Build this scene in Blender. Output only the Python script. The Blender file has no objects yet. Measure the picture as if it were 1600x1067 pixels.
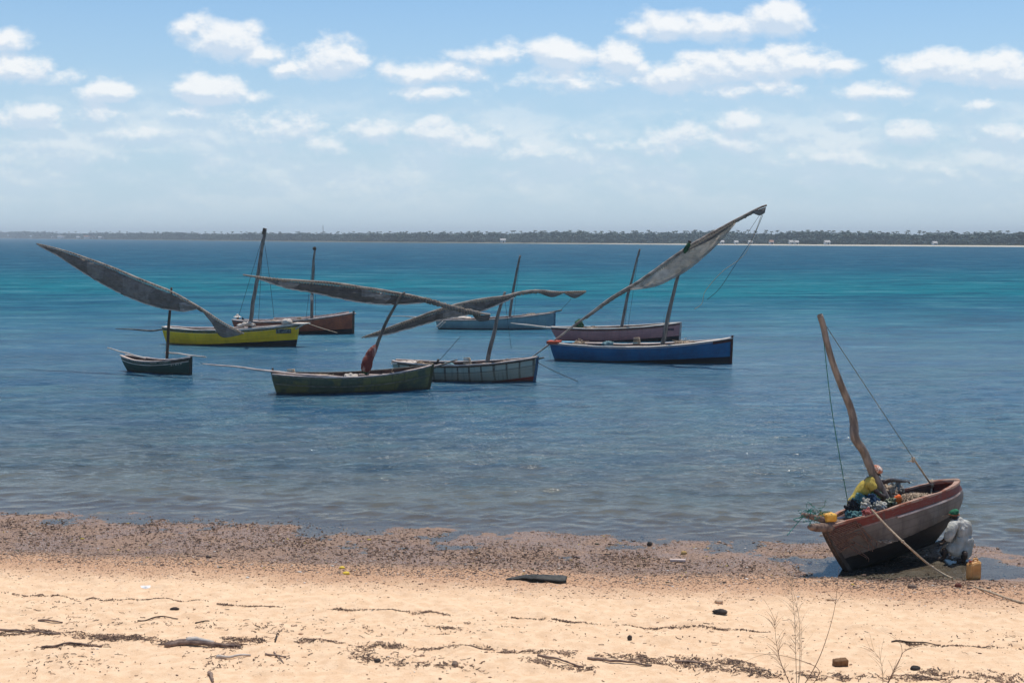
import bpy, math, random
import numpy as np
from mathutils import Vector, Matrix, noise as mnoise
random.seed(7); rng = np.random.default_rng(11)
S = bpy.context.scene
R = math.radians

# ------------------------------------------------------------------ camera
F, CXP, CYP, HZ, CH = 2000.0, 800.0, 533.5, 368.0, 6.7
TH = math.atan((CYP-HZ)/F); ct, st = math.cos(TH), math.sin(TH)
cam = bpy.data.cameras.new('camera'); camo = bpy.data.objects.new('camera', cam)
S.collection.objects.link(camo); S.camera = camo
camo.location = (0, 0, CH); camo.rotation_euler = (R(90)-TH, 0, 0)
cam.lens = 36*F/1600; cam.sensor_width = 36; cam.clip_start = .1; cam.clip_end = 30000

def ray(px, py):
    a, b = (px-CXP)/F, -(py-CYP)/F
    return Vector((a, ct+b*st, -st+b*ct))
def AT(px, py, Y):
    d = ray(px, py); return Vector((0, 0, CH)) + d*(Y/d.y)
def G(px, py, z=0.0):
    d = ray(px, py); return Vector((0, 0, CH)) + d*((z-CH)/d.z)

# ------------------------------------------------------------------ light
SUN_EL, SUN_AZ = 71.0, 18.0           # azimuth from +Y towards +X
sdir = Vector((math.sin(R(SUN_AZ))*math.cos(R(SUN_EL)), math.cos(R(SUN_AZ))*math.cos(R(SUN_EL)), math.sin(R(SUN_EL))))
sl = bpy.data.lights.new('sun', 'SUN'); sl.energy = 3.8; sl.angle = R(.5); sl.color = (1, .95, .87)
so = bpy.data.objects.new('sun', sl); S.collection.objects.link(so)
so.rotation_euler = sdir.to_track_quat('Z', 'Y').to_euler()
S.view_settings.view_transform = 'Standard'; S.view_settings.look = 'None'
S.view_settings.exposure = 0.13; S.view_settings.gamma = 1

class NT:
    def __init__(s, tree): s.t = tree; s.L = tree.links
    def n(s, ty, ins=None, out=0, **kw):
        nd = s.t.nodes.new(ty)
        for k, v in kw.items(): setattr(nd, k, v)
        for k, v in (ins or {}).items():
            sk = nd.inputs[k]
            if isinstance(v, bpy.types.NodeSocket): s.L.new(v, sk)
            else: sk.default_value = v
        return nd.outputs[out] if out is not None else nd
    def m(s, op, a, b=None, c=None, clamp=False):
        i = {0: a}
        if b is not None: i[1] = b
        if c is not None: i[2] = c
        return s.n('ShaderNodeMath', i, operation=op, use_clamp=clamp)
    def mix(s, f, a, b, bt='MIX'):
        nd = s.t.nodes.new('ShaderNodeMix'); nd.data_type = 'RGBA'; nd.blend_type = bt
        for k, v in ((0, f), (6, a), (7, b)):
            if isinstance(v, bpy.types.NodeSocket): s.L.new(v, nd.inputs[k])
            else: nd.inputs[k].default_value = (tuple(v)+(1,))[:4] if k else v
        return nd.outputs[2]
    def rng(s, v, a, b, c=0.0, d=1.0, smooth=True):
        return s.n('ShaderNodeMapRange', {0: v, 1: a, 2: b, 3: c, 4: d}, interpolation_type='SMOOTHSTEP' if smooth else 'LINEAR')
    def noise(s, vec, scale, detail=4, rough=.55, out=0, dist=0.0):
        return s.n('ShaderNodeTexNoise', {'Vector': vec, 'Scale': scale, 'Detail': detail, 'Roughness': rough, 'Distortion': dist}, out=out)
    def scale(s, vec, xyz): return s.n('ShaderNodeVectorMath', {0: vec, 1: xyz}, operation='MULTIPLY')

# ------------------------------------------------------------------ world: sky and clouds by direction
W = bpy.data.worlds.new('World'); S.world = W; W.use_nodes = True
wt = W.node_tree; wt.nodes.clear(); w = NT(wt)
SKY_STR = 0.105
sky = wt.nodes.new('ShaderNodeTexSky'); sky.sky_type = 'NISHITA'; sky.sun_disc = False
sky.sun_elevation = R(SUN_EL); sky.sun_rotation = R(SUN_AZ); sky.altitude = 0
sky.air_density = 1.0; sky.dust_density = 0.1; sky.ozone_density = 3.0
gen = w.n('ShaderNodeTexCoord', out='Generated')
sep = w.n('ShaderNodeSeparateXYZ', {0: gen}, out=None)
yy = w.m('MAXIMUM', sep.outputs[1], .02)
P = w.n('ShaderNodeCombineXYZ', {0: w.m('DIVIDE', sep.outputs[0], yy), 1: w.m('DIVIDE', sep.outputs[2], yy)})
nz_w = w.noise(P, 26, 3, .5, out=1)
nzw = w.n('ShaderNodeVectorMath', {0: nz_w, 1: (.5, .5, .5)}, operation='SUBTRACT')
P2 = w.n('ShaderNodeVectorMath', {0: nzw, 1: (.022, .014, 0), 2: P}, operation='MULTIPLY_ADD')
CL = [(1050,40,70,20,.9),(1120,42,80,22,1),(1215,32,58,26,1.05),(345,66,60,30,1),(298,48,26,13,.7),(400,85,50,18,.7),(520,92,52,30,1.05),(452,104,34,14,.7),
 (668,112,80,18,.8),(680,141,72,15,.7),(880,86,58,24,1),(780,86,60,15,.8),(966,90,34,26,1),(895,122,75,16,.6),(1000,105,40,14,.6),
 (1060,115,80,24,.8),(1140,112,95,26,.85),(1160,138,85,16,.6),(1252,98,60,24,.9),(1310,106,50,14,.6),
 (1460,108,78,22,.95),(1375,144,54,16,.65),(1572,112,68,28,1),(12,62,34,18,.9),(28,108,56,22,.9),(95,124,32,14,.5),
 (165,142,54,16,.75),(325,141,62,22,.95),(392,150,30,12,.4),(62,180,56,24,.75),(215,207,70,18,.55),(405,200,78,28,.5),(300,180,60,14,.35),(140,180,60,18,.35),
 (590,202,54,22,.7),(510,228,36,17,.6),(685,208,66,20,.65),(745,220,70,20,.6),(830,238,80,14,.5),(150,235,160,14,.3),
 (1160,190,58,17,.8),(1335,183,24,9,.6),(1400,214,64,20,.5),(1300,244,70,16,.4),(1345,250,56,13,.45),(1040,226,100,22,.5),(1130,215,90,22,.45),(1480,262,54,13,.4),(1580,212,50,18,.5),(1560,250,60,14,.4),(1530,160,40,10,.3)]
def cloudfield(Pv):
    acc = None
    for (cx, cy, rx, ry, s_) in CL:
        c = ray(cx, cy); gx, gz_ = c.x/c.y, c.z/c.y
        ex, ez = rx/F*1.22, ry/F*1.3
        q = w.n('ShaderNodeVectorMath', {0: Pv, 1: (1/ex, 1/ez, 0), 2: (-gx/ex, -gz_/ez, 0)}, operation='MULTIPLY_ADD')
        v = w.m('MULTIPLY_ADD', w.n('ShaderNodeVectorMath', {0: q}, operation='LENGTH', out='Value'), -s_, s_)
        acc = v if acc is None else w.m('MAXIMUM', acc, v)
    return acc
acc = cloudfield(P2)
accu = cloudfield(w.n('ShaderNodeVectorMath', {0: P2, 1: (.0012, .0065, 0)}, operation='ADD'))
acc = w.m('MAXIMUM', acc, -.8)
Ps = w.scale(P, (1, 1.5, 1))
def fb(vec): return w.noise(vec, 27, 10, .6)
n1 = fb(Ps)
off = w.n('ShaderNodeVectorMath', {0: Ps, 1: (.0015, .0075, 0)}, operation='ADD')
n2 = fb(off)
den = w.m('ADD', acc, w.m('MULTIPLY', w.m('SUBTRACT', n1, .5), 2.1))
mask = w.rng(den, -.12, .52, 0, .86)
wide = w.noise(w.scale(P, (1, 2.2, 1)), 9, 6, .6)
bank = w.m('MULTIPLY', w.m('MULTIPLY', w.rng(sep.outputs[2], .13, .05), w.rng(sep.outputs[2], .0, .05)), w.rng(wide, .36, .60, 0, .72))
mask2 = w.m('MAXIMUM', mask, bank)
fade = w.rng(sep.outputs[2], .0, .13, .38, 1)
mask3 = w.m('MULTIPLY', mask2, w.m('MULTIPLY', fade, w.rng(sep.outputs[1], .03, .15)))
denu = w.m('ADD', w.m('MAXIMUM', accu, -.8), w.m('MULTIPLY', w.m('SUBTRACT', n2, .5), 2.1))
rel = w.m('SUBTRACT', w.m('SUBTRACT', den, denu), w.m('MULTIPLY', denu, .18))
lit = w.rng(rel, -.32, .34)
ccol = w.mix(lit, (5.7, 6.6, 7.7), (8.8, 8.8, 8.75))
sk0 = w.mix(1.0, sky.outputs[0], (.78, .97, 1.06), 'MULTIPLY')
sk = w.mix(w.rng(sep.outputs[2], .26, -.01, 0, .85), sk0, (4.5, 5.75, 7.05))   # humid air veiling the low sky
col = w.mix(mask3, sk, ccol)
bg = w.n('ShaderNodeBackground', {0: col, 1: SKY_STR})
w.n('ShaderNodeOutputWorld', {0: bg}, out=None)

# ------------------------------------------------------------------ mesh helpers
COL = S.collection
def mesh_obj(name, V, Fc, mat=None, parent=None, smooth=False, attrs=None):
    me = bpy.data.meshes.new(name)
    V = np.asarray(V, dtype=np.float32).reshape(-1, 3)
    if isinstance(Fc, np.ndarray):
        n, k = Fc.shape
        me.vertices.add(len(V)); me.vertices.foreach_set('co', V.ravel())
        me.loops.add(n*k); me.loops.foreach_set('vertex_index', Fc.ravel().astype(np.int32))
        me.polygons.add(n); me.polygons.foreach_set('loop_start', np.arange(0, n*k, k, dtype=np.int32))
        me.polygons.foreach_set('loop_total', np.full(n, k, dtype=np.int32))
        me.update(calc_edges=True); me.validate()
    else:
        me.from_pydata(V.tolist(), [], [tuple(int(i) for i in f) for f in Fc])
    if smooth: me.polygons.foreach_set('use_smooth', np.ones(len(me.polygons), dtype=bool))
    for k, a in (attrs or {}).items():
        at = me.attributes.new(k, 'FLOAT', 'POINT'); at.data.foreach_set('value', np.asarray(a, dtype=np.float32))
    if mat: me.materials.append(mat)
    o = bpy.data.objects.new(name, me); COL.objects.link(o)
    if parent: o.parent = parent
    return o
def tag(o, label=None, cat=None, group=None, kind=None):
    if label: o['label'] = label
    if cat: o['category'] = cat
    if group: o['group'] = group
    if kind: o['kind'] = kind
    return o
def empty(name, M, label, cat, group=None):
    o = bpy.data.objects.new(name, None); COL.objects.link(o); o.matrix_world = M; o.empty_display_size = .3
    return tag(o, label, cat, group)
def grid_faces(nr, nc):
    i = np.arange(nr-1)[:, None]*nc + np.arange(nc-1)[None, :]
    return np.stack([i, i+1, i+1+nc, i+nc], -1).reshape(-1, 4)
class MB:
    def __init__(s): s.v = []; s.f = []; s.a = {}
    def add(s, V, Fc):
        b = len(s.v); s.v += [tuple(p) for p in V]; s.f += [tuple(i+b for i in f) for f in Fc]; return s
    def box(s, c, h, rot=None):
        c = Vector(c); vs = []
        for x in (-1, 1):
            for y in (-1, 1):
                for z in (-1, 1):
                    p = Vector((x*h[0], y*h[1], z*h[2])); vs.append(c+(rot @ p if rot else p))
        return s.add(vs, [(0,1,3,2),(4,6,7,5),(0,4,5,1),(2,3,7,6),(0,2,6,4),(1,5,7,3)])
    def tube(s, pts, rad, k=8, flat=1.0, jit=0.0):
        pts = [Vector(p) for p in pts]; n = len(pts)
        if not hasattr(rad, '__len__'): rad = [rad]*n
        vs = []; ref = None
        for i, p in enumerate(pts):
            t = (pts[min(i+1, n-1)]-pts[max(i-1, 0)])
            t = t.normalized() if t.length > 1e-9 else Vector((0, 0, 1))
            if ref is None: ref = Vector((0, 0, 1)) if abs(t.z) < .9 else Vector((0, 1, 0))
            a = (ref - t*ref.dot(t)).normalized(); b = t.cross(a); ref = a
            for j in range(k):
                an = 2*math.pi*j/k; r = rad[i]*(1+random.uniform(-jit, jit))
                vs.append(p + a*math.cos(an)*r*flat + b*math.sin(an)*r)
        fs = [(i*k+j, i*k+(j+1) % k, (i+1)*k+(j+1) % k, (i+1)*k+j) for i in range(n-1) for j in range(k)]
        fs += [tuple(range(k))[::-1], tuple((n-1)*k+j for j in range(k))]
        return s.add(vs, fs)
    def ball(s, c, r, k=10, m=7, rot=None, noise=0, seed=0, nf=3):
        c = Vector(c); r = (r, r, r) if not hasattr(r, '__len__') else r; vs = []
        for i in range(m+1):
            for j in range(k):
                th, ph = math.pi*i/m, 2*math.pi*j/k
                d = Vector((math.sin(th)*math.cos(ph), math.sin(th)*math.sin(ph), math.cos(th)))
                q = 1 + noise*mnoise.noise(d*nf+Vector((seed, seed*.7, 0)))
                p = Vector((d.x*r[0], d.y*r[1], d.z*r[2]))*q
                vs.append(c+(rot @ p if rot else p))
        return s.add(vs, [(i*k+j, i*k+(j+1) % k, (i+1)*k+(j+1) % k, (i+1)*k+j) for i in range(m) for j in range(k)])
    def build(s, name, mat, parent=None, smooth=False, inv=None):
        V = [inv @ Vector(p) for p in s.v] if inv else s.v
        return mesh_obj(name, V, s.f, mat, parent, smooth)
def interp(pts, n):
    """resample polyline (vectors) with Catmull-Rom to n points"""
    pts = [Vector(p) for p in pts]
    if len(pts) == 2: return [pts[0].lerp(pts[1], i/(n-1)) for i in range(n)]
    d = [0]
    for a, b in zip(pts, pts[1:]): d.append(d[-1]+(b-a).length)
    out = []
    for i in range(n):
        s_ = d[-1]*i/(n-1); j = 0
        while j < len(pts)-2 and d[j+1] < s_: j += 1
        t = (s_-d[j])/max(1e-9, d[j+1]-d[j])
        p0, p1, p2, p3 = pts[max(j-1, 0)], pts[j], pts[j+1], pts[min(j+2, len(pts)-1)]
        out.append(.5*((2*p1)+(p2-p0)*t+(2*p0-5*p1+4*p2-p3)*t*t+(-p0+3*p1-3*p2+p3)*t**3))
    return out
def jitter(pts, a, f=1.3, seed=0):
    return [p+Vector((mnoise.noise(p*f+Vector((seed, 0, 0))), mnoise.noise(p*f+Vector((0, seed+9, 0))), mnoise.noise(p*f+Vector((5, 0, seed)))))*a for p in pts]

# ------------------------------------------------------------------ materials
MATS = {}
def newmat(name):
    m = bpy.data.materials.new(name); m.use_nodes = True; m.node_tree.nodes.clear(); MATS[name] = m
    return m, NT(m.node_tree)
def finish(t, color, rough=.8, spec=.3, bump=None, bs=.5, bd=.02, extra=None):
    ins = {'Base Color': color, 'Roughness': rough, 'Specular IOR Level': spec}
    if bump is not None:
        ins['Normal'] = t.n('ShaderNodeBump', {'Height': bump, 'Strength': bs, 'Distance': bd})
    ins.update(extra or {})
    b = t.n('ShaderNodeBsdfPrincipled', ins); t.n('ShaderNodeOutputMaterial', {0: b}, out=None); return b
def simple(name, c1, c2, scale=6, stretch=(1, 1, 1), rough=.85, spec=.25, bs=.5, bd=.02, detail=6, lo=.35, hi=.65, extra=None):
    m, t = newmat(name)
    co = t.n('ShaderNodeTexCoord', out='Object')
    n_ = t.noise(t.scale(co, stretch), scale, detail, .6)
    f = t.rng(n_, lo, hi)
    n2_ = t.noise(co, scale*4, 4, .6)
    c = t.mix(f, c1, c2)
    c = t.mix(t.rng(n2_, .55, .75, 0, .4), c, tuple(x*.5 for x in c1))
    finish(t, c, rough, spec, t.m('ADD', n_, t.m('MULTIPLY', n2_, .5)), bs, bd, extra)
    return m
WOOD = simple('weathered_wood', (.13, .095, .07), (.32, .25, .19), 3, (1, 1, .12), .85)
WOODD = simple('dark_wood', (.045, .03, .022), (.12, .085, .06), 3, (1, 1, .12), .85)
POLE = simple('pole_wood', (.09, .075, .06), (.20, .17, .135), 4, (1, 1, .2), .8)
MASTM = simple('mast_wood', (.12, .10, .085), (.27, .23, .195), 3, (3, 3, .5), .7, bs=.6)
PALEW = simple('pale_wood', (.46, .38, .31), (.74, .65, .56), 3, (.5, 3, 3), .8)
PINKW = simple('bleached_plank', (.42, .31, .26), (.74, .60, .52), 5, (.5, 2, 2), .8)
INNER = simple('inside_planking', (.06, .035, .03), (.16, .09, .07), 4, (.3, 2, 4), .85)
ROPE = simple('rope_fibre', (.38, .28, .19), (.6, .48, .34), 30, (1, 1, 1), .95)
ROPED = simple('dark_line', (.03, .03, .03), (.07, .07, .065), 20, (1, 1, 1), .9)
TEAL = simple('teal_net', (.015, .12, .10), (.04, .23, .19), 20)
GREENL = simple('green_line', (.02, .10, .06), (.05, .2, .12), 20)
NETB = simple('brown_net', (.22, .15, .10), (.58, .45, .32), 14)
SKIN = simple('dark_skin', (.035, .02, .014), (.06, .035, .024), 8, rough=.5, spec=.4, bs=.1)
YSHIRT = simple('yellow_shirt', (.42, .31, .055), (.58, .44, .10), 5, bs=.6, bd=.04)
WSHIRT = simple('white_shirt', (.36, .355, .31), (.60, .58, .52), 4, bs=.6, bd=.05)
DSHORT = simple('dark_cloth', (.02, .02, .022), (.05, .045, .045), 6)
ORANGE = simple('orange_plastic', (.75, .12, .02), (.9, .2, .03), 6, rough=.5)
YCAN = simple('yellow_plastic', (.72, .34, .03), (.88, .50, .07), 7, rough=.45, spec=.4, bs=.15)
TCAN = simple('tan_plastic', (.52, .24, .07), (.68, .36, .12), 7, rough=.5, spec=.4, bs=.15)
STONE = simple('stone', (.16, .11, .08), (.32, .23, .17), 9)
BLACKS = simple('black_slab', (.022, .022, .02), (.075, .07, .06), 6, rough=.7, bs=.8)
BRICK = simple('rough_block', (.14, .07, .03), (.24, .13, .06), 14)
YARD = simple('yard_pole', (.20, .15, .12), (.48, .39, .31), 5, (.4, 1, 1), .85)
DRIFT = simple('driftwood_bark', (.11, .07, .055), (.30, .21, .16), 9, (1, 1, 1), .9)
TWIG = simple('dry_stem', (.13, .08, .055), (.26, .17, .12), 6)
TWIGP = simple('pale_dry_stem', (.34, .26, .18), (.55, .44, .32), 6)
def cloth(name, c1, c2, c3=None, sc=1.2, thin=.25):
    """old sailcloth with square-cut patches of other cloth and stains"""
    m, t = newmat(name)
    co = t.n('ShaderNodeTexCoord', out='Object')
    vor = t.n('ShaderNodeTexVoronoi', {'Vector': t.scale(co, (1, .3, 1.3)), 'Scale': sc}, out=1, distance='CHEBYCHEV')
    vs = t.n('ShaderNodeSeparateXYZ', {0: vor}, out=0)
    c = t.mix(t.rng(vs, .35, .5), c1, c2)
    if c3: c = t.mix(t.rng(vs, .8, .82), c, c3)
    n_ = t.noise(co, 3.0, 7, .6)
    c = t.mix(t.rng(n_, .35, .75, 0, .55), c, tuple(x*.45 for x in c1))
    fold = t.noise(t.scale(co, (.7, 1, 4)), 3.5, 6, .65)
    c = t.mix(t.rng(fold, .52, .68, 0, .22), c, tuple(min(.85, x*1.7) for x in c2))  # fold shading put into the cloth colour: lighter crests, then darker creases
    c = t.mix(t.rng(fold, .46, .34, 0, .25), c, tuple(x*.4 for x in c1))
    nm = t.n('ShaderNodeBump', {'Height': fold, 'Strength': 1.0, 'Distance': .14})
    d_ = t.n('ShaderNodeBsdfPrincipled', {'Base Color': c, 'Roughness': .95, 'Specular IOR Level': .1, 'Normal': nm}); tl = t.n('ShaderNodeBsdfTranslucent', {0: c, 'Normal': nm})
    t.n('ShaderNodeOutputMaterial', {0: t.n('ShaderNodeMixShader', {0: thin, 1: d_, 2: tl})}, out=None)
    return m
SAILD = cloth('dark_patched_sail', (.30, .27, .24), (.40, .37, .34), (.54, .52, .50), .55, .35)
SAILG = cloth('grey_sail', (.24, .215, .19), (.33, .305, .28), (.55, .50, .45), .9, .3)
SAILW = cloth('pale_sail', (.80, .74, .66), (.86, .81, .74), (.84, .80, .74), .8, .7)
REDCL = simple('red_white_cloth', (.17, .035, .025), (.50, .30, .24), 4, (1, 1, .5), lo=.48, hi=.66)
GREENC = simple('green_tarp', (.012, .05, .02), (.03, .11, .04), 7, lo=.45, hi=.6)

def hullmat(name, base, band, bandw, boot, boot0, boot1, stripe=None, stripew=.05, base2=None, wear=.4, panels=False, mossy=None, rough=.6):
    """paint bands follow the planking: attribute 'below' = metres under the sheer, 'hz' = height, 'tt' = along the hull"""
    m, t = newmat(name)
    bel = t.n('ShaderNodeAttribute', out=2, attribute_name='below'); hz = t.n('ShaderNodeAttribute', out=2, attribute_name='hz')
    tt = t.n('ShaderNodeAttribute', out=2, attribute_name='tt')
    co = t.n('ShaderNodeTexCoord', out='Object')
    n_ = t.noise(co, 1.6, 8, .65); nf = t.noise(t.scale(co, (1, 1, 4)), 9, 6, .7)
    nv = t.noise(t.scale(co, (9, 1, .7)), 1.2, 5, .6)
    c = t.mix(t.rng(n_, .35, .68), base, base2 or tuple(x*.72 for x in base))
    if mossy: c = t.mix(t.rng(t.noise(co, .9, 6, .6), .48, .6, 0, .85), c, mossy)
    if panels:
        xs = t.n('ShaderNodeSeparateXYZ', {0: co}, out=0)
        ph = t.m('FRACT', t.m('ADD', t.m('MULTIPLY', xs, 1.75), t.m('MULTIPLY', t.noise(t.scale(co, (1, 1, .15)), 1.2, 2), .5)))
        ln = t.m('GREATER_THAN', ph, .84)
        c = t.mix(t.m('MULTIPLY', ln, t.rng(nf, .3, .55, .3, .9)), c, (.07, .045, .03))
        c = t.mix(t.rng(bel, .33, .36, 0, .45), c, (.30, .24, .17))
        rowl = t.m('COMPARE', bel, .34, .014); c = t.mix(t.m('MULTIPLY', rowl, .7), c, (.08, .06, .05))
    if stripe:
        f = t.m('COMPARE', bel, bandw+stripew*.5, stripew*.5)
        c = t.mix(t.m('MULTIPLY', f, t.rng(nf, .62, .42)), c, stripe)
    bw = t.m('ADD', t.m('MULTIPLY', t.m('SUBTRACT', n_, .5), .03), bandw)
    c = t.mix(t.m('MULTIPLY', t.m('LESS_THAN', bel, bw), t.rng(nf, .75, .5)), c, band)
    # seams between planks
    sm = t.m('FRACT', t.m('MULTIPLY', bel, 6.2))
    seam = t.m('GREATER_THAN', sm, .93)
    c = t.mix(t.m('MULTIPLY', seam, .5), c, tuple(x*.35 for x in base))
    # wear, runs
    c = t.mix(t.m('MULTIPLY', t.rng(nv, .52, .72), wear), c, tuple(.25*x+.03 for x in base))
    c = t.mix(t.m('MULTIPLY', t.rng(nf, .58, .75), wear), c, (.16, .12, .09))
    bz = t.m('ADD', t.m('ADD', t.m('MULTIPLY', tt, boot1-boot0), boot0), t.m('MULTIPLY', t.m('SUBTRACT', nf, .5), .05))
    c = t.mix(t.m('LESS_THAN', hz, bz), c, boot)
    c = t.mix(t.rng(t.m('ADD', hz, t.m('MULTIPLY', nf, -.12)), .07, -.02, 0, .75), c, (.035, .035, .022))   # weed at the water line
    finish(t, c, rough, .3, t.m('SUBTRACT', nf, t.m('MULTIPLY', seam, 1.2)), .5, .012)
    return m

# ------------------------------------------------------------------ shore geometry
def shoreY(x):
    return np.interp(x, [-40, -12, -6, -1, 3, 6, 10, 40], [34.5, 30.4, 29.4, 28.3, 27.9, 27.6, 26.9, 21]) + .14*np.sin(x*.85+1.0) + .09*np.sin(x*2.1)
def wetW(x): return shoreY(x) - (np.interp(x, [-40, -11, -5, 0, 5, 10, 40], [30.5, 26.6, 25.8, 25.05, 24.65, 23.9, 19.5]) + .10*np.sin(x*1.1+2))
def vnoise(x, y, f, seed=0):
    """cheap value noise (numpy, smooth)"""
    X = x*f + seed*17.3; Y = y*f + seed*5.1
    xi = np.floor(X); yi = np.floor(Y); u = X-xi; v = Y-yi
    u = u*u*(3-2*u); v = v*v*(3-2*v)
    def h(a, b):
        s_ = np.sin(a*127.1+b*311.7+seed*74.7)*43758.5453; return s_-np.floor(s_)
    return (h(xi, yi)*(1-u)+h(xi+1, yi)*u)*(1-v)+(h(xi, yi+1)*(1-u)+h(xi+1, yi+1)*u)*v
def fbm(x, y, f, o=4, seed=0):
    a, r_, t_ = .5, 0, 0
    for i in range(o): r_ = r_+a*vnoise(x, y, f, seed+i); t_ += a; a *= .55; f *= 2.1
    return r_/t_
def groundz(x, y, detail=True):
    x = np.asarray(x, float); y = np.asarray(y, float)
    s_ = shoreY(np.clip(x, -40, 40)) - y; ww = wetW(np.clip(x, -40, 40))
    q = np.clip(s_/ww, 0, 1)
    z = .045*q + .055*np.clip(s_-ww, 0, 40) + .03*np.minimum(s_, 0)
    z = np.maximum(z, -3.5)
    if detail:
        near = np.exp(-np.clip(-s_, 0, 99)/6)
        inl = np.clip((s_-ww)/1.5, 0, 1)
        z = z + near*(1-inl)*((fbm(x, y, 1.1, 4, 3)-.5)*.085 + (fbm(x, y, 9, 2, 5)-.5)*.02)
        z = z + inl*((fbm(x, y, 1.3, 4, 8)-.5)*.09 + (fbm(x, y, 6, 3, 9)-.5)*.022 + (fbm(x, y, 3.1, 2, 14)-.5)*.10)
        # low swale beside the stranded hull, so water lies there
        z = z - .085*np.exp(-(np.abs((x-8.0)/2.1)**4+np.abs((y-25.35)/.85)**4))*(1-np.clip((z+.02)/.4, 0, 1))
    return z
_gx = np.arange(-20, 20, .04); _gy = np.arange(13, 36, .04)
_GZ = groundz(*np.meshgrid(_gx, _gy))
def gz(x, y):
    u = (x+20)/.04; v = (y-13)/.04; i = int(u); j = int(v)
    if not (0 <= i < len(_gx)-1 and 0 <= j < len(_gy)-1): return float(groundz(np.array([x]), np.array([y]))[0])
    u -= i; v -= j; a = _GZ
    return float((a[j, i]*(1-u)+a[j, i+1]*u)*(1-v)+(a[j+1, i]*(1-u)+a[j+1, i+1]*u)*v)
def GG(px, py):
    """point of the ground under a pixel"""
    z = 0
    for _ in range(6):
        p = G(px, py, z); z = gz(p.x, p.y)
    return Vector((p.x, p.y, z))

xs = np.concatenate([[-4400, -2000, -600, -200, -80, -40, -28, -22], np.arange(-18, 18.01, .05), [22, 28, 40, 80, 200, 600, 2000, 4400]])
ys = np.concatenate([[-300, -80, -20, 0, 8, 12, 14], np.arange(15, 20, .06), np.arange(20, 33, .04), np.arange(33, 60, 1.0), [70, 90, 130, 200, 400, 900, 2000, 4300]])
X, Y = np.meshgrid(xs, ys)
Z = groundz(X, Y)
m, t = newmat('beach_sand')
geo = t.n('ShaderNodeNewGeometry', out='Position')
sp = t.n('ShaderNodeSeparateXYZ', {0: geo}, out=None)
dry = t.n('ShaderNodeAttribute', out=2, attribute_name='dry')    # metres inland of the wet edge
big = t.noise(geo, .9, 5, .6); mid = t.noise(geo, 5, 6, .65); fin = t.noise(geo, 38, 5, .7); fin2 = t.noise(t.scale(geo, (1, .6, 1)), 90, 3, .7)
dn = t.m('ADD', dry, t.m('MULTIPLY', t.m('SUBTRACT', big, .5), 1.3))
dn2 = t.m('ADD', dry, t.m('ADD', t.m('MULTIPLY', t.m('SUBTRACT', mid, .5), .7), t.m('MULTIPLY', t.m('SUBTRACT', big, .5), .9)))
sandc = t.mix(t.rng(mid, .3, .7), (.74, .485, .29), (.86, .61, .395))
sandc = t.mix(t.rng(fin, .52, .72, 0, .5), sandc, (.50, .32, .19))
red = t.mix(t.rng(fin, .35, .65), (.50, .27, .15), (.66, .42, .26))
red = t.mix(t.rng(fin2, .5, .62, 0, .7), red, (.24, .13, .08))
wet = t.mix(t.rng(fin, .35, .62), (.13, .066, .038), (.48, .295, .185))
wet = t.mix(t.rng(sp.outputs[2], .02, -.03, 0, .5), wet, (.04, .03, .024))  # lowest ground darkened for the black shade under the stranded boat
wet = t.mix(t.rng(fin2, .5, .6, 0, .8), wet, (.07, .045, .032))
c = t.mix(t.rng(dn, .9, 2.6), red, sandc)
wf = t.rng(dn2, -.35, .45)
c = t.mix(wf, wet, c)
uw = t.rng(sp.outputs[1], 27.0, 33.0)
c = t.mix(t.rng(sp.outputs[2], -.03, -.16), c, (.27, .205, .14))
seag = t.rng(t.noise(t.scale(geo, (.6, 1, 1)), .35, 6, .6), .45, .6)
c = t.mix(t.m('MULTIPLY', seag, t.rng(sp.outputs[2], -.08, -.3)), c, (.045, .06, .035))
sheen = t.rng(t.noise(t.scale(geo, (.5, 1, 1)), 1.3, 6, .65), .46, .56, .26, .6)
rg = t.m('ADD', t.m('MULTIPLY', wf, .95), t.m('MULTIPLY', t.m('SUBTRACT', 1.0, wf), sheen))
hgt = t.m('ADD', t.m('MULTIPLY', mid, .6), t.m('ADD', t.m('MULTIPLY', fin, .35), t.m('MULTIPLY', fin2, .15)))
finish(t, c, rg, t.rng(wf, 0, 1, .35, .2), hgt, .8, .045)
SAND = m
dryv = (shoreY(np.clip(X, -40, 40)) - wetW(np.clip(X, -40, 40))) - Y
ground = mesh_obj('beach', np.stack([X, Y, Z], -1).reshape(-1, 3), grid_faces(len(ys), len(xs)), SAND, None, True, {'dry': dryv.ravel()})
tag(ground, kind='structure')

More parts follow.
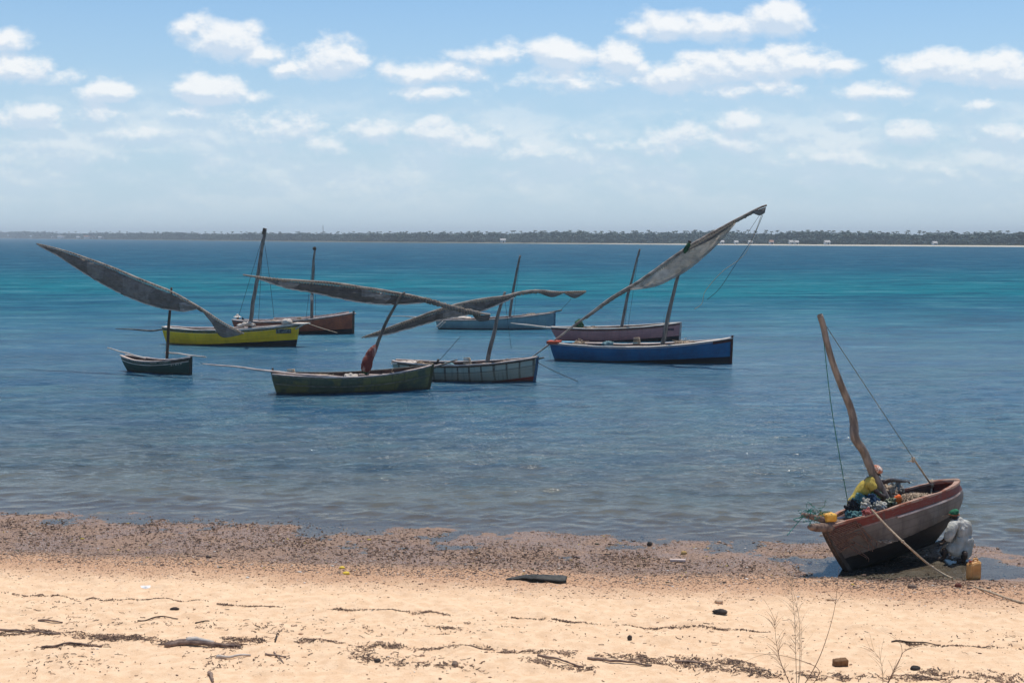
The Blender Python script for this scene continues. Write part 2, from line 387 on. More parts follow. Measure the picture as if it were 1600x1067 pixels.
# ------------------------------------------------------------------ water
rows = [22.0]
while rows[-1] < 420: rows.append(rows[-1] + max(.05, rows[-1]**2/8576/1.35))
rows = np.array(rows+[600, 900, 1400, 2400, 3300, 4300.])
tans = np.concatenate([[-1.0, -.9, -.8, -.7, -.6, -.52], np.linspace(-.47, .47, 900), [.52, .6, .7, .8, .9, 1.0]])
Yw, T = np.meshgrid(rows, tans, indexing='ij'); Xw = Yw*T
rw = np.random.default_rng(4)
Zw = np.zeros_like(Xw); DX = np.zeros_like(Xw); DY = np.zeros_like(Xw)
NW = 70
foot = np.maximum(.05, Yw**2/8576/1.35)
depth = np.clip(-groundz(Xw, Yw, False), 0, 9)
for i in range(NW):
    lam = .22*(2.0/.22)**(rw.random()); an = R(90)+rw.normal(0, .62) + .25; k = 2*math.pi/lam
    sl_ = .125*math.sqrt(2/NW)
    kx, ky = math.cos(an)*k, math.sin(an)*k; ph = rw.random()*6.283
    # keep only waves the mesh can carry at that distance
    wgt = lam**-.45*np.clip((lam/(foot*2.6)-1), 0, 1)*np.clip(depth/(.10*lam+.02), .0, 1)*sl_/k
    a = kx*Xw+ky*Yw+ph
    Zw += wgt*np.cos(a); DX -= wgt*kx/k*np.sin(a)*.9; DY -= wgt*ky/k*np.sin(a)*.9
# small lapping swells parallel to the beach
sd = Yw - shoreY(np.clip(Xw, -40, 40))
lap = np.exp(-((sd-2.3)/1.7)**2)*.016*np.clip(vnoise(Xw, Yw, .35, 3)*1.6-.3, 0, 1)
Zw += lap*np.cos(2*math.pi*sd/1.05 + 1.2*vnoise(Xw, Yw, .5, 2)*3)
Zw = np.where(Yw > 420, 0, Zw)
m, t = newmat('sea_water')
geo = t.n('ShaderNodeNewGeometry', out='Position')
sp = t.n('ShaderNodeSeparateXYZ', {0: geo}, out=None)
yv = sp.outputs[1]; dep = t.n('ShaderNodeAttribute', out=2, attribute_name='depth')
g2 = t.scale(geo, (.45, 1.0, 1))
lg = t.noise(t.scale(geo, (.35, 1, 1)), .055, 6, .6); md = t.noise(t.scale(geo, (.4, 1, 1)), .32, 6, .62)
yj = t.m('ADD', yv, t.m('ADD', t.m('MULTIPLY', t.m('SUBTRACT', lg, .5), 55), t.m('MULTIPLY', sp.outputs[0], .10)))
near = t.mix(t.rng(md, .38, .62), (.010, .082, .155), (.050, .150, .195))
near = t.mix(t.rng(lg, .40, .62, 0, .7), near, (.016, .098, .175))
mid_ = t.mix(t.rng(md, .35, .65), (.006, .098, .168), (.018, .150, .205))
near = t.mix(t.rng(dep, .6, .05, 0, .85), near, (.14, .16, .165))
c = t.mix(t.rng(yj, 60, 115), near, mid_)
turq = (.0, .160, .205); deep = (.0, .090, .160)
far = t.mix(t.rng(yv, 140, 300), turq, deep)
c = t.mix(t.rng(yj, 128, 160), c, far)
ripple_tone = t.m('ADD', t.m('MULTIPLY', t.noise(t.scale(geo, (.26, 1, 1)), 1.35, 6, .78), t.rng(yv, 40, 90, 1, .3)), t.m('MULTIPLY', t.noise(t.scale(geo, (.45, 1, 1)), .14, 6, .75), t.rng(yv, 40, 90, 0, .7)))
c = t.mix(t.rng(ripple_tone, .49, .58, 0, .62), c, (.0, .045, .105)); c = t.mix(t.rng(ripple_tone, .48, .39, 0, .45), c, (.12, .27, .32))  # light and dark of the ripples painted into the water colour
# ripples as bump; each scale fades where it gets finer than a ripple can show
b1 = t.noise(t.scale(geo, (.5, 1, 1)), 6.5, 3, .6); b15 = t.noise(t.scale(geo, (.42, 1, 1)), 3.4, 4, .6); b4 = t.noise(t.scale(geo, (.6, 1, 1)), .075, 4, .65)
b2 = t.noise(t.scale(geo, (.42, 1, 1)), 1.15, 5, .66)
b3 = t.noise(t.scale(geo, (.5, 1, 1)), .28, 4, .6)
wind = t.rng(md, .3, .65, .55, 1.15)
hh = t.m('MULTIPLY', b1, .035)
for b_, a_, g_ in ((b15, .14, (18, 45)), (b2, .62, (26, 62)), (b3, 3.0, (60, 160)), (b4, 12.0, (150, 400))):
    v_ = t.m('MULTIPLY', b_, a_)
    if g_: v_ = t.m('MULTIPLY', v_, t.rng(yv, g_[0], g_[1]))
    hh = t.m('ADD', hh, v_)
calm = t.m('MULTIPLY', t.rng(dep, .02, .22, .07, 1), wind)
nrm = t.n('ShaderNodeBump', {'Height': hh, 'Strength': calm, 'Distance': 1.0})
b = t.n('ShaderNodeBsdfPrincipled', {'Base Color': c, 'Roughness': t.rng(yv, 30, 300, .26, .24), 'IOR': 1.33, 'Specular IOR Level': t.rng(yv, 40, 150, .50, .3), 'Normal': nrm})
tr = t.n('ShaderNodeBsdfTransparent', {0: (.80, .90, .92, 1)})
gl = t.n('ShaderNodeBsdfGlossy', {'Roughness': .06, 'Normal': nrm})
fr = t.n('ShaderNodeFresnel', {'IOR': 1.33, 'Normal': nrm})
clear = t.n('ShaderNodeMixShader', {0: fr, 1: tr, 2: gl})
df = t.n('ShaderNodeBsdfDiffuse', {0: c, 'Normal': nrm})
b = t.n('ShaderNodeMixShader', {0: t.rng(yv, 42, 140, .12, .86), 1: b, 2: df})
opq = t.m('SUBTRACT', 1.0, t.m('EXPONENT', t.m('MULTIPLY', dep, -2.0)))
mx = t.n('ShaderNodeMixShader', {0: opq, 1: clear, 2: b})
t.n('ShaderNodeOutputMaterial', {0: mx}, out=None)
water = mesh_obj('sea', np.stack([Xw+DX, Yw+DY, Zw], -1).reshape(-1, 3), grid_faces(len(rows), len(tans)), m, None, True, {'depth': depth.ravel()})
tag(water, kind='structure')

# ------------------------------------------------------------------ far shore
shore_px = [(-700, 370.6), (-250, 371.6), (0, 372.6), (170, 374.6), (340, 376.6), (600, 379.4), (800, 380.8), (1000, 382.2), (1300, 384.2), (1600, 386), (1900, 388), (2400, 391)]
top_px = [(-700, 362), (-250, 362), (0, 362.2), (170, 363), (340, 363.8), (600, 364), (800, 363), (1000, 362.6), (1300, 362.8), (1600, 364), (1900, 364), (2400, 364)]
def shore_pt(px):
    py = np.interp(px, [p[0] for p in shore_px], [p[1] for p in shore_px]); p = G(px, float(py)); return p
def top_z(px, Yd):
    py = np.interp(px, [p[0] for p in top_px], [p[1] for p in top_px]); return CH + (HZ-float(py))*Yd/F
V = []; pxs = np.linspace(-700, 2400, 240); A_sand = []
for px in pxs:
    p = shore_pt(px)
    for q, (dy, z) in enumerate([(-25, -.6), (0, .02), (5, .5), (12, .95), (40, 1.6), (160, 2.2), (900, 3)]):
        V.append((p.x*(1+dy/p.y), p.y+dy, z+.2*random.random()*(q > 2)))
m, t = newmat('far_land')
geo = t.n('ShaderNodeNewGeometry', out='Position'); sp = t.n('ShaderNodeSeparateXYZ', {0: geo}, out=None)
nn = t.noise(geo, .02, 4)
zsand = t.m('MULTIPLY', t.rng(sp.outputs[2], .8, .55), t.rng(t.m('ADD', sp.outputs[0], t.m('MULTIPLY', nn, 260)), 60, 330, 0.1, .9))
c = t.mix(zsand, t.mix(nn, (.05, .06, .03), (.09, .085, .05)), (.62, .56, .45))
finish(t, c, .95, .1)
far = mesh_obj('far_shore', V, grid_faces(len(pxs), 7), m, None, False); tag(far, kind='structure')

def leafmat(name, c1, c2):
    m, t = newmat(name)
    geo = t.n('ShaderNodeNewGeometry', out='Position'); n_ = t.noise(geo, .12, 5, .65); n2_ = t.noise(geo, .9, 3, .6)
    c = t.mix(t.rng(n_, .35, .65), c1, c2); c = t.mix(t.rng(n2_, .45, .7, 0, .5), c, (.09, .10, .045))
    finish(t, c, .8, .2); return m
LEAF = leafmat('far_foliage', (.085, .13, .12), (.115, .16, .14))  # distance haze partly put into the leaf colour, paler and bluer
PALM = leafmat('palm_foliage', (.03, .05, .02), (.06, .075, .03))
# woodland mass: thousands of clumps of leaf-sized faces
rv = np.random.default_rng(21); Vs = []; nclump = 9500
for i in range(nclump):
    px = rv.uniform(-650, 2350); p = shore_pt(px)
    back = rv.random()**1.3*70+11; Yd = p.y+back; x = p.x*(Yd/p.y)
    hmax = top_z(px, Yd)*rv.uniform(.70, .97)*(1 if back > 20 else .6)*(1+.22*mnoise.noise(Vector((px*.013, 0, 0)))+.14*mnoise.noise(Vector((px*.06, 3, 0))))
    rr = hmax*rv.uniform(.2, .36); cz = hmax-rr*.8
    lower = rv.random() < .35
    if lower: cz = rv.uniform(1.2, max(1.6, hmax*.45))
    k = 46
    d = rv.normal(size=(k, 3)); d /= np.linalg.norm(d, axis=1)[:, None]
    c = np.array([x, Yd, cz]) + d*np.array([rr*1.25, rr, rr*.8])*rv.uniform(.5, 1.08, (k, 1))
    s_ = rr*.42
    tri = c[:, None, :] + rv.normal(size=(k, 3, 3))*s_*np.array([1, .8, .55])
    Vs.append(tri.reshape(-1, 3))
V = np.concatenate(Vs); V[:, 2] = np.maximum(V[:, 2], .4)
wood = mesh_obj('woodland', V, np.arange(len(V)).reshape(-1, 3), LEAF); tag(wood, 'hazy dark green coastal woodland along the far shore', 'woodland', kind='stuff')
# palms standing out of the woodland
def palm_mesh(seed):
    rr = random.Random(seed); b = MB(); h = 1.0
    lean = rr.uniform(-.12, .12)
    pts = [Vector((lean*(i/6)**2, 0, h*i/6)) for i in range(7)]
    b.tube(pts, [.022, .018, .016, .014, .013, .012, .012], 5)
    top = pts[-1]
    for k in range(13):
        a = k*2.4+rr.uniform(-.3, .3); el = rr.uniform(-.1, 1.0); L = rr.uniform(.17, .23)
        prev = None
        for j in range(5):
            u = j/4; r_ = L*u; z = L*(math.sin(el)*u - 1.0*u*u*.8)
            c = top+Vector((math.cos(a)*r_, math.sin(a)*r_, z)); wdt = .032*math.sin(math.pi*min(1, u*.85+.12)); sd_ = Vector((-math.sin(a), math.cos(a), 0))*wdt
            cur = (c+sd_+Vector((0, 0, -wdt*.7)), c+Vector((0, 0, .004)), c-sd_+Vector((0, 0, -wdt*.7)))
            if prev: b.add([prev[0], prev[1], prev[2], cur[0], cur[1], cur[2]], [(0, 1, 4, 3), (1, 2, 5, 4)])
            prev = cur
    return b
protos = []
gp = 'coconut palms rising above the far woodland'
npalm = 0
for i in range(210):
    u = i/209; px = -60+1720*u + rv.uniform(-5, 5)
    if px < 330 and i % 2: continue
    p = shore_pt(px); back = rv.uniform(25, 75); Yd = p.y+back; x = p.x*(Yd/p.y)
    h = top_z(px, Yd)*rv.uniform(.94, 1.14)-1.4
    if len(protos) < 5:
        o = palm_mesh(len(protos)+3).build('palm_tree', PALM); protos.append(o)
    else:
        o = random.choice(protos).copy(); COL.objects.link(o)
    o.location = (x, Yd, 1.4); o.scale = (h*1.0, h*1.0, h); o.rotation_euler = (0, 0, rv.uniform(0, 6.28))
    tag(o, 'small hazy palm rising above the woodland on the far shore', 'palm tree', gp); npalm += 1
# houses on the far beach
WALLW = simple('lime_wash', (.72, .70, .66), (.82, .80, .77), 2); ROOFT = simple('tin_roof', (.35, .32, .3), (.55, .53, .5), 2); ROOFR = simple('rust_roof', (.30, .14, .09), (.4, .22, .14), 2)
WIN = simple('dark_opening', (.03, .03, .03), (.05, .05, .05), 2)
houses = [(97, 14, 5, 'white', 'leftmost white house on the far shore, standing alone'), (83, 5, 4, 'small', 'small pale hut just left of the leftmost white far house'),
 (124, 9, 4, 'white', 'low white house at left end of the far row with the long red roofed building'), (140, 18, 5, 'red', 'long white building with reddish roof on the far left shore'), (158, 8, 4, 'white', 'small white house at right end of the row on the far left shore'),
 (786, 8, 3.4, 'white', 'lone bright white building on the far beach above the middle of the picture'), (1128, 5, 2.6, 'white', 'small white hut on far beach just left of the tall sail tip'),
 (1150, 4, 2.4, 'small', 'tiny pale hut on far beach below the tall sail tip'), (1172, 5, 2.6, 'white', 'small white hut on far beach below and left of the sail tip ropes'), (1205, 5, 2.8, 'red', 'small red roofed hut on far beach right of the sail tip ropes'),
 (1236, 6, 2.8, 'white', 'white hut on far beach, left one of the close pair'), (1244, 5, 2.6, 'white', 'white hut on far beach, right one of the close pair'), (1292, 8, 2.8, 'white', 'wide low white house on far beach above the stranded boat mast'), (1460, 5, 2.4, 'small', 'small pale hut on far beach alone at the far right')]
for (px, wd, ht, kd, lab) in houses:
    p = shore_pt(px); sc = F/p.y; Wd = wd/sc*1.0; Wd = max(Wd, 2.4); Yd = p.y+9; x = p.x*Yd/p.y; z0 = .7
    if px < 400: ht = ht*1.1; z0 = 1.0; Wd *= .95
    e = empty('shore_house', Matrix.Translation((x, Yd, z0)), lab, 'house', 'houses along the far beach')
    h2 = ht/2*.62
    MB().box((0, 0, h2), (Wd/2, 2.2, h2)).build('wall', WALLW, e)
    r_ = MB(); e2, hh_ = Wd/2+.25, h2*2
    r_.add([(-e2, -2.6, hh_-.1), (e2, -2.6, hh_-.1), (e2, 0, hh_+ht*.38), (-e2, 0, hh_+ht*.38), (-e2, 2.6, hh_-.1), (e2, 2.6, hh_-.1)], [(0, 1, 2, 3), (3, 2, 5, 4), (0, 3, 4), (1, 5, 2), (0, 4, 5, 1)])
    r_.build('roof', ROOFR if kd == 'red' else ROOFT, e)
    MB().box((Wd*.1, -2.22, ht*.22), (.4, .05, ht*.22)).build('door', WIN, e)
    MB().box((-Wd*.28, -2.22, ht*.34), (.35, .05, .3)).build('window', WIN, e)
# lattice radio mast
p = shore_pt(505); Yd = p.y+120; x = p.x*Yd/p.y; Hm = CH+(HZ-352)*Yd/F
b = MB()
for (dx, dy) in ((-.5, -.4), (.5, -.4), (0, .5)): b.tube([(dx, dy, 0), (dx*.4, dy*.4, Hm-1.5)], .09, 4)
for k in range(14):
    z = (Hm-2)*k/14; z2 = (Hm-2)*(k+1)/14; f = 1-.6*k/14
    b.tube([(-.5*f, -.4*f, z), (.5*f, -.4*f, z2)], .05, 3)
o = b.build('radio_mast', ROPED); o.location = (x, Yd, 1.5); tag(o, 'thin lattice radio mast above the far woodland', 'radio mast')

# ------------------------------------------------------------------ boats
def smooth01(a): return a*a*(3-2*a)
class Hull:
    """local frame: x along (left end negative), y away from the photographer's side, z up from the waterline"""
    def __init__(s, L, B, zl, zm, zr, rl=.6, rr=.1, wl=0., wr=0., pl=2.3, pr=2.3, kz=-.45, xm=.5, eu=.55, th=.05, sagx=.45, kl=0., kr=0., bg=0.):
        s.__dict__.update(locals())
    def sheer(s, t):
        a = s.sagx
        if t < a: return s.zm + (s.zl-s.zm)*((a-t)/a)**1.9
        return s.zm + (s.zr-s.zm)*((t-a)/(1-a))**1.9
    def halfw(s, t):
        if t < s.xm: f = 1-(1-s.wl)*((s.xm-t)/s.xm)**s.pl
        else: f = 1-(1-s.wr)*((t-s.xm)/(1-s.xm))**s.pr
        return s.B/2*max(f, 0)
    def keel(s, t): return s.kz + s.kl*(1-t)**4 + s.kr*t**4
    def pt(s, t, u, side, off=0.0, lift=0.0):
        zk, zs = s.keel(t)+lift, s.sheer(t)
        en = (abs(t-.5)*2)**3
        e = s.eu+(.75*en)*(1-(s.wl if t < .5 else s.wr))
        g = math.sin(u*math.pi/2)**e if u > 0 else 0
        w_ = max(0.0, s.halfw(t)*g-off)
        x = -s.L/2+s.L*t + s.rl*(1-u)**1.3*(1-t)**3 - s.rr*(1-u)**1.3*t**3 + s.bg*math.sin(math.pi*u**1.3)*t**4
        if off: x = max(min(x, s.L/2-off-s.rr*(1-u)+s.bg*math.sin(math.pi*u**1.3)*.8), -s.L/2+off+s.rl*(1-u)**1.3)
        return Vector((x, side*w_, zk+(zs-zk)*u))
    def zu(s, t, z, lift=0): return min(1, max(0, (z-s.keel(t))/(s.sheer(t)-s.keel(t))))
    def build(s, mat, parent, inner=INNER, n=34, m=11):
        V, Fc, be, hz, tt = [], [], [], [], []
        us = [(j/m)**.8 for j in range(m+1)]
        for i in range(n+1):
            t = .5-.5*math.cos(math.pi*i/n)
            ring = [(u, -1) for u in us[::-1]]+[(u, 1) for u in us[1:]]
            for (u, sd) in ring:
                p = s.pt(t, u, sd); V.append(p); be.append(s.sheer(t)-p.z); hz.append(p.z); tt.append(t)
        k = 2*m+1
        Fc += [(i*k+j, i*k+j+1, (i+1)*k+j+1, (i+1)*k+j) for i in range(n) for j in range(k-1)]
        Fc += [tuple(range(k)), tuple(n*k+j for j in range(k))[::-1]]
        o = mesh_obj('hull', V, Fc, mat, parent, True, {'below': be, 'hz': hz, 'tt': tt})
        for f in (o.data.polygons[len(o.data.polygons)-2], o.data.polygons[len(o.data.polygons)-1]): f.use_smooth = False
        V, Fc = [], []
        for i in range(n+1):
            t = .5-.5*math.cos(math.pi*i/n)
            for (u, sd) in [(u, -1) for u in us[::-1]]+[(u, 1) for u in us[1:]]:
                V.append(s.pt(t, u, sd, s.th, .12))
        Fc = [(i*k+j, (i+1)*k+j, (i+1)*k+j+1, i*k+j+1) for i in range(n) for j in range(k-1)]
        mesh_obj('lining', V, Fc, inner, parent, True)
        return o
    def rail(s, side, z0, z1, out, inn, t0=0.0, t1=1.0, n=40, wob=0.0):
        b = MB(); vs = []
        for i in range(n+1):
            t = t0+(t1-t0)*i/n
            p = s.pt(t, 1, side); d = (s.pt(min(1, t+.02), 1, side)-s.pt(max(0, t-.02), 1, side)); d.z = 0
            nrm = Vector((-d.y, d.x, 0)); nrm = nrm.normalized() if nrm.length > 1e-6 else Vector((0, 1, 0))
            if nrm.y*side < 0: nrm = -nrm
            if s.halfw(t) < .05 and abs(nrm.y) < .3: nrm = Vector((0, side, 0))
            w2 = wob*mnoise.noise(Vector((t*9, side*3, s.L)))
            def lim(q): q.y = side*max(0.002, side*q.y); return q
            vs += [lim(p+nrm*(out+w2))+Vector((0, 0, z0)), lim(p+nrm*(out+w2))+Vector((0, 0, z1+w2)), lim(p-nrm*(inn+w2))+Vector((0, 0, z1+w2)), lim(p-nrm*(inn+w2))+Vector((0, 0, z0))]
        fs = [(i*4+j, i*4+(j+1) % 4, (i+1)*4+(j+1) % 4, (i+1)*4+j) for i in range(n) for j in range(4)]+[(3, 2, 1, 0), (n*4, n*4+1, n*4+2, n*4+3)]
        b.add(vs, fs); return b
    def gunwale(s, mat, parent, h=.05, out=.05, inn=.09, wob=.0, label=None, mat2=None):
        for sd in (-1, 1):
            o = s.rail(sd, 0.002, h, out, inn, wob=wob).build('gunwale', mat if sd < 0 else (mat2 or mat), parent)
            if label: o['label'] = label
    def strake(s, mat, parent, drop, h=.05, out=.03):
        s.rail(-1, -drop-h, -drop, out, -.004, .02, .98).build('rubbing_strake', mat, parent)
        s.rail(1, -drop-h, -drop, out, -.004, .02, .98).build('rubbing_strake', mat, parent)
    def thwart(s, t, mat, parent, drop=.14, w_=.11, thick=.025):
        z = s.sheer(t)-drop; u = s.zu(t, z)
        y = s.pt(t, u, 1, s.th).y; x = s.pt(t, u, 1).x
        MB().box((x, 0, z), (w_, y, thick)).build('thwart', mat, parent)
    def rib(s, t, mat, parent):
        b = MB()
        for sd in (-1, 1): pass
        pts = [s.pt(t, u, -1, s.th+.015, .12) for u in (.97, .8, .6, .4, .22)]+[s.pt(t, u, 1, s.th+.015, .12) for u in (.22, .4, .6, .8, .97)]
        b.tube(pts, .026, 4); b.build('rib', mat, parent)
    def floor(s, z, mat, parent, t0=.12, t1=.88, n=16):
        vs = []
        for i in range(n+1):
            t = t0+(t1-t0)*i/n; u = s.zu(t, z); p = s.pt(t, u, 1, s.th); vs += [(p.x, -p.y, z), (p.x, p.y, z)]
        mesh_obj('floor_boards', vs, [(2*i, 2*i+1, 2*i+3, 2*i+2) for i in range(n)], mat, parent)
    def post(s, end, mat, parent, extra=.12, wdt=.05, name='stempost'):
        t = 0.0 if end < 0 else 1.0; pts = []
        for j in range(9):
            u = j/8; p = s.pt(t, u, 1); p.y = 0; p.x += end*.03; pts.append(p)
        top = pts[-1].copy(); top.z += extra; top.x += end*.02; pts.append(top)
        b = MB(); vs = []
        for p in pts: vs += [p+Vector((-.09*end, -wdt, 0)), p+Vector((.03*end, -wdt, 0)), p+Vector((.03*end, wdt, 0)), p+Vector((-.09*end, wdt, 0))]
        n = len(pts)-1
        b.add(vs, [(i*4+j, i*4+(j+1) % 4, (i+1)*4+(j+1) % 4, (i+1)*4+j) for i in range(n) for j in range(4)]+[(3, 2, 1, 0), (n*4, n*4+1, n*4+2, n*4+3)])
        return b.build(name, mat, parent)

class Boat:
    """a moored boat from its two waterline ends (pixels on the water plane)"""
    def __init__(s, name, wl, wr, label, group='old wooden sailing boats moored in the shallows', cat='sailing boat'):
        A, B_ = G(*wl), G(*wr); d = B_-A; s.len = d.length; s.yaw = math.atan2(d.y, d.x); c = (A+B_)/2
        s.A, s.B, s.c = A, B_, c
        s.M = Matrix.Translation(c) @ Matrix.Rotation(s.yaw, 4, 'Z'); s.inv = s.M.inverted()
        s.e = empty(name, s.M, label, cat, group); s.Y = c.y
    def yat(s, px):           # depth of the boat's centre plane under a pixel column
        f = (px-CXP)/F; ex, ey = s.B.x-s.A.x, s.B.y-s.A.y
        # (A + k e): x = f*y
        k = (f*s.A.y-s.A.x)/(ex-f*ey); return s.A.y+k*ey
    def L(s, px, py, dy=0.0, Y=None):   # pixel -> local point in the centre plane (+dy along local y)
        Yv = (Y if Y is not None else s.yat(px))
        p = AT(px, py, Yv+dy); return s.inv @ p
    def spar(s, name, pts, rad, mat, dys=None, n=14, jit=.0, k=8, crook=.03, parent=None, label=None):
        dys = dys or [0]*len(pts)
        P_ = interp([s.L(p[0], p[1], dy) for p, dy in zip(pts, dys)], n)
        P_ = jitter(P_, crook, 1.1, len(pts)+pts[0][0]*.01)
        r = list(np.interp(np.linspace(0, 1, n), np.linspace(0, 1, len(rad)), rad)) if hasattr(rad, '__len__') else [rad]*n
        o = MB().tube(P_, r, k, jit=jit).build(name, mat, parent or s.e, True)
        if label: o['label'] = label
        return o
    def line(s, pts, dys=None, r=.012, mat=ROPED, name='rope', n=12, sag=0.0, parent=None):
        dys = dys or [0]*len(pts)
        P_ = interp([s.L(p[0], p[1], dy) for p, dy in zip(pts, dys)], n)
        P_ = [p-Vector((0, 0, sag*4*(i/(n-1))*(1-i/(n-1)))) for i, p in enumerate(P_)]
        return MB().tube(P_, r, 5).build(name, mat, parent or s.e, True)
    def sail(s, up, lo, mat, dys=(0, 0), belly=.16, n=40, m=9, folds=.05, name='sail', seed=0, label=None):
        """cloth hanging from the yard, brailed into a long pocket: two skins with a real belly between them"""
        U = interp([s.L(p[0], p[1], dys[0]+(dys[1]-dys[0])*i/(len(up)-1)) for i, p in enumerate(up)], n)
        Lw = interp([s.L(p[0], p[1], dys[0]+(dys[1]-dys[0])*i/(len(lo)-1)) for i, p in enumerate(lo)], n)
        lace = MB(); U0 = U; U = [p-Vector((0, 0, .07*min(1, (p-Lw[i]).length*2))) for i, p in enumerate(U)]
        zz = []
        for i in range(1, n-1): zz += [U0[i]+Vector((0, -.06, .06)), U0[i]+Vector((.03, -.07, -.03)), U[i]+Vector((.05, -.04, -.06))]
        if n > 12: lace.tube(zz, .015, 4)
        vs = []
        for i in range(n):
            h = (U[i]-Lw[i]).length; lean = math.sin(math.pi*i/(n-1))
            ring = [(j/m, -1) for j in range(m+1)]+[(j/m, 1) for j in range(m-1, 0, -1)]
            for (v, sd) in ring:
                p = U[i].lerp(Lw[i], v)
                bb = min(.30, .04+h*belly)*math.sin(math.pi*min(1, v*.92+.04))**.7*(1.25 if sd < 0 else .35)
                fo = folds*(1.3*mnoise.noise(Vector((i*.30+v*2.5, v*3.2*max(h, .3), seed+sd)))+.8*mnoise.noise(Vector((i*.8+v*4, v*6, seed+4+sd)))+.7*abs(mnoise.noise(Vector((i*.16-v*1.5, v*9, seed+8)))))*min(1, h*2.2)
                p = p+Vector((0, sd*bb*.8*(1 if sd < 0 else 1)+fo, -.05*lean*abs(fo)*4)); vs.append(p)
        k = 2*m
        fs = [(i*k+j, i*k+(j+1) % k, (i+1)*k+(j+1) % k, (i+1)*k+j) for i in range(n-1) for j in range(k)]+[tuple(range(k))[::-1], tuple((n-1)*k+j for j in range(k))]
        o = mesh_obj(name, vs, fs, mat, s.e, True)
        if label: o['label'] = label
        if n > 12: lace.build('lacing', ROPE, o)
        if n > 30: MB().tube([Lw[i]+Vector((0, -.05, .03*mnoise.noise(Vector((i*.6, seed, 0))))) for i in range(2, n-1)], [.028*(1+.6*mnoise.noise(Vector((i*.5, 3, seed)))) for i in range(2, n-1)], 6).build('sunlit_edge', PALEW, o)  # pale roll added along the sail foot for its sunlit rim
        return o
    def lashing(s, pts, mat, r=.06, name='lashed_sail_roll', n=46, lump=.35, seed=1):
        P_ = interp([s.L(p[0], p[1]) for p in pts], n)
        rr = [r*(1+lump*mnoise.noise(Vector((i*.8, seed, 0)))*1.6) for i in range(n)]
        b = MB().tube(P_, rr, 9, jit=.12)
        # cord turned round the roll
        cord = []
        for i in range(n*3):
            u = i/(n*3-1)*(n-1); j = min(int(u), n-2); p = P_[j].lerp(P_[j+1], u-j); a = i*.9
            cord.append(p+Vector((0, math.cos(a), math.sin(a)))*(rr[j]*1.08))
        o = b.build(name, mat, s.e, True); MB().tube(cord, .012, 4).build('lashing', ROPE, o)
        return o

def rag(parent, c, r, mat, name='cloth_bundle', seed=0, noise=.55, rot=None, k=16, m=11):
    return MB().ball(c, r, k, m, rot, noise, seed, 2.4).build(name, mat, parent, True)

# ---- 1 small dark green boat, long patched sail
DG = hullmat('dark_green_paint', (.018, .065, .05), (.02, .05, .045), .03, (.008, .02, .017), .02, .02, (.42, .36, .3), .04, wear=.25)
b1 = Boat('sailing_boat', (199, 578.5), (292, 585), 'small dark green boat with a long patched grey sail slanting up to the left')
h = Hull(b1.len+.55, 1.25, .72, .56, .83, rl=.55, rr=.06, wl=.25, wr=.0, pl=2.2, pr=2.2, sagx=.45, kz=-.35)
h.build(DG, b1.e); h.gunwale(PINKW, b1.e, .05, .045, .10, .015); h.strake(PALEW, b1.e, .14, .035, .02)
for t_ in (.18, .42, .62): h.thwart(t_, PINKW, b1.e)
for t_ in (.12, .25, .37, .5, .6, .72, .83): h.rib(t_, INNER, b1.e)
h.floor(-.05, INNER, b1.e); h.post(1, DG, b1.e, .05); h.rail(0 or -1, -.16, -.02, .01, .0, .8, .98).build('bow_plank', WOODD, b1.e)
# pale worn marks near the bow (illegible remains of lettering)
mk = MB()
for k, (a_, w_) in enumerate(((.80, .05), (.825, .02), (.85, .045), (.875, .03), (.90, .05))):
    p = h.pt(a_, h.zu(a_, h.sheer(a_)-.22), -1); q = h.pt(a_+.02, h.zu(a_+.02, h.sheer(a_+.02)-.22), -1); d = (q-p).normalized(); n_ = Vector((d.y, -d.x, 0))
    if n_.y > 0: n_ = -n_
    zz = Vector((0, 0, .035)); p = p+n_*.012
    mk.add([p-zz, p+d*w_-zz, p+d*w_+zz*.8, p+zz, p-zz+n_*.01, p+d*w_-zz+n_*.01, p+d*w_+zz*.8+n_*.01, p+zz+n_*.01], [(3, 2, 1, 0), (4, 5, 6, 7), (0, 1, 5, 4), (2, 3, 7, 6), (1, 2, 6, 5), (3, 0, 4, 7)])
mk.build('worn_marking', PALEW, b1.e)
b1.spar('mast', [(261, 560), (264, 505), (268, 449)], [.075, .07, .05], WOODD, crook=.02)
b1.spar('oar', [(168, 543.5), (227, 560)], [.03, .045], PALEW, [.2, -.35])
b1.spar('oar', [(258, 550.5), (322, 558)], [.04, .03], PALEW, [.15, .1])
b1.spar('yard', [(57, 381), (100, 391.5), (165, 414), (220, 437), (268, 456), (310, 479), (345, 502), (381, 521)], [.02, .05, .065, .05, .03], YARD, [-.15]*8, 26, crook=.02)
b1.sail([(58, 381), (100, 392), (165, 414.5), (220, 438), (268, 457), (312, 480)], [(58, 382.5), (90, 399), (125, 422), (160, 443), (195, 461), (230, 475), (265, 483.5), (290, 486), (312, 482)], SAILD, (-.15, -.15), .12, 60, seed=2, folds=.10)
b1.sail([(312, 480), (345, 502), (378, 520)], [(313, 482), (330, 504), (345, 526), (368, 525), (379, 521.5)], SAILD, (-.15, -.15), .08, 24, name='lower_sail', seed=5, label='dark grey lower corner of the sail')
b1.lashing([(302, 476.5), (316, 485)], SAILG, .09, 'yard_lashing', 12)

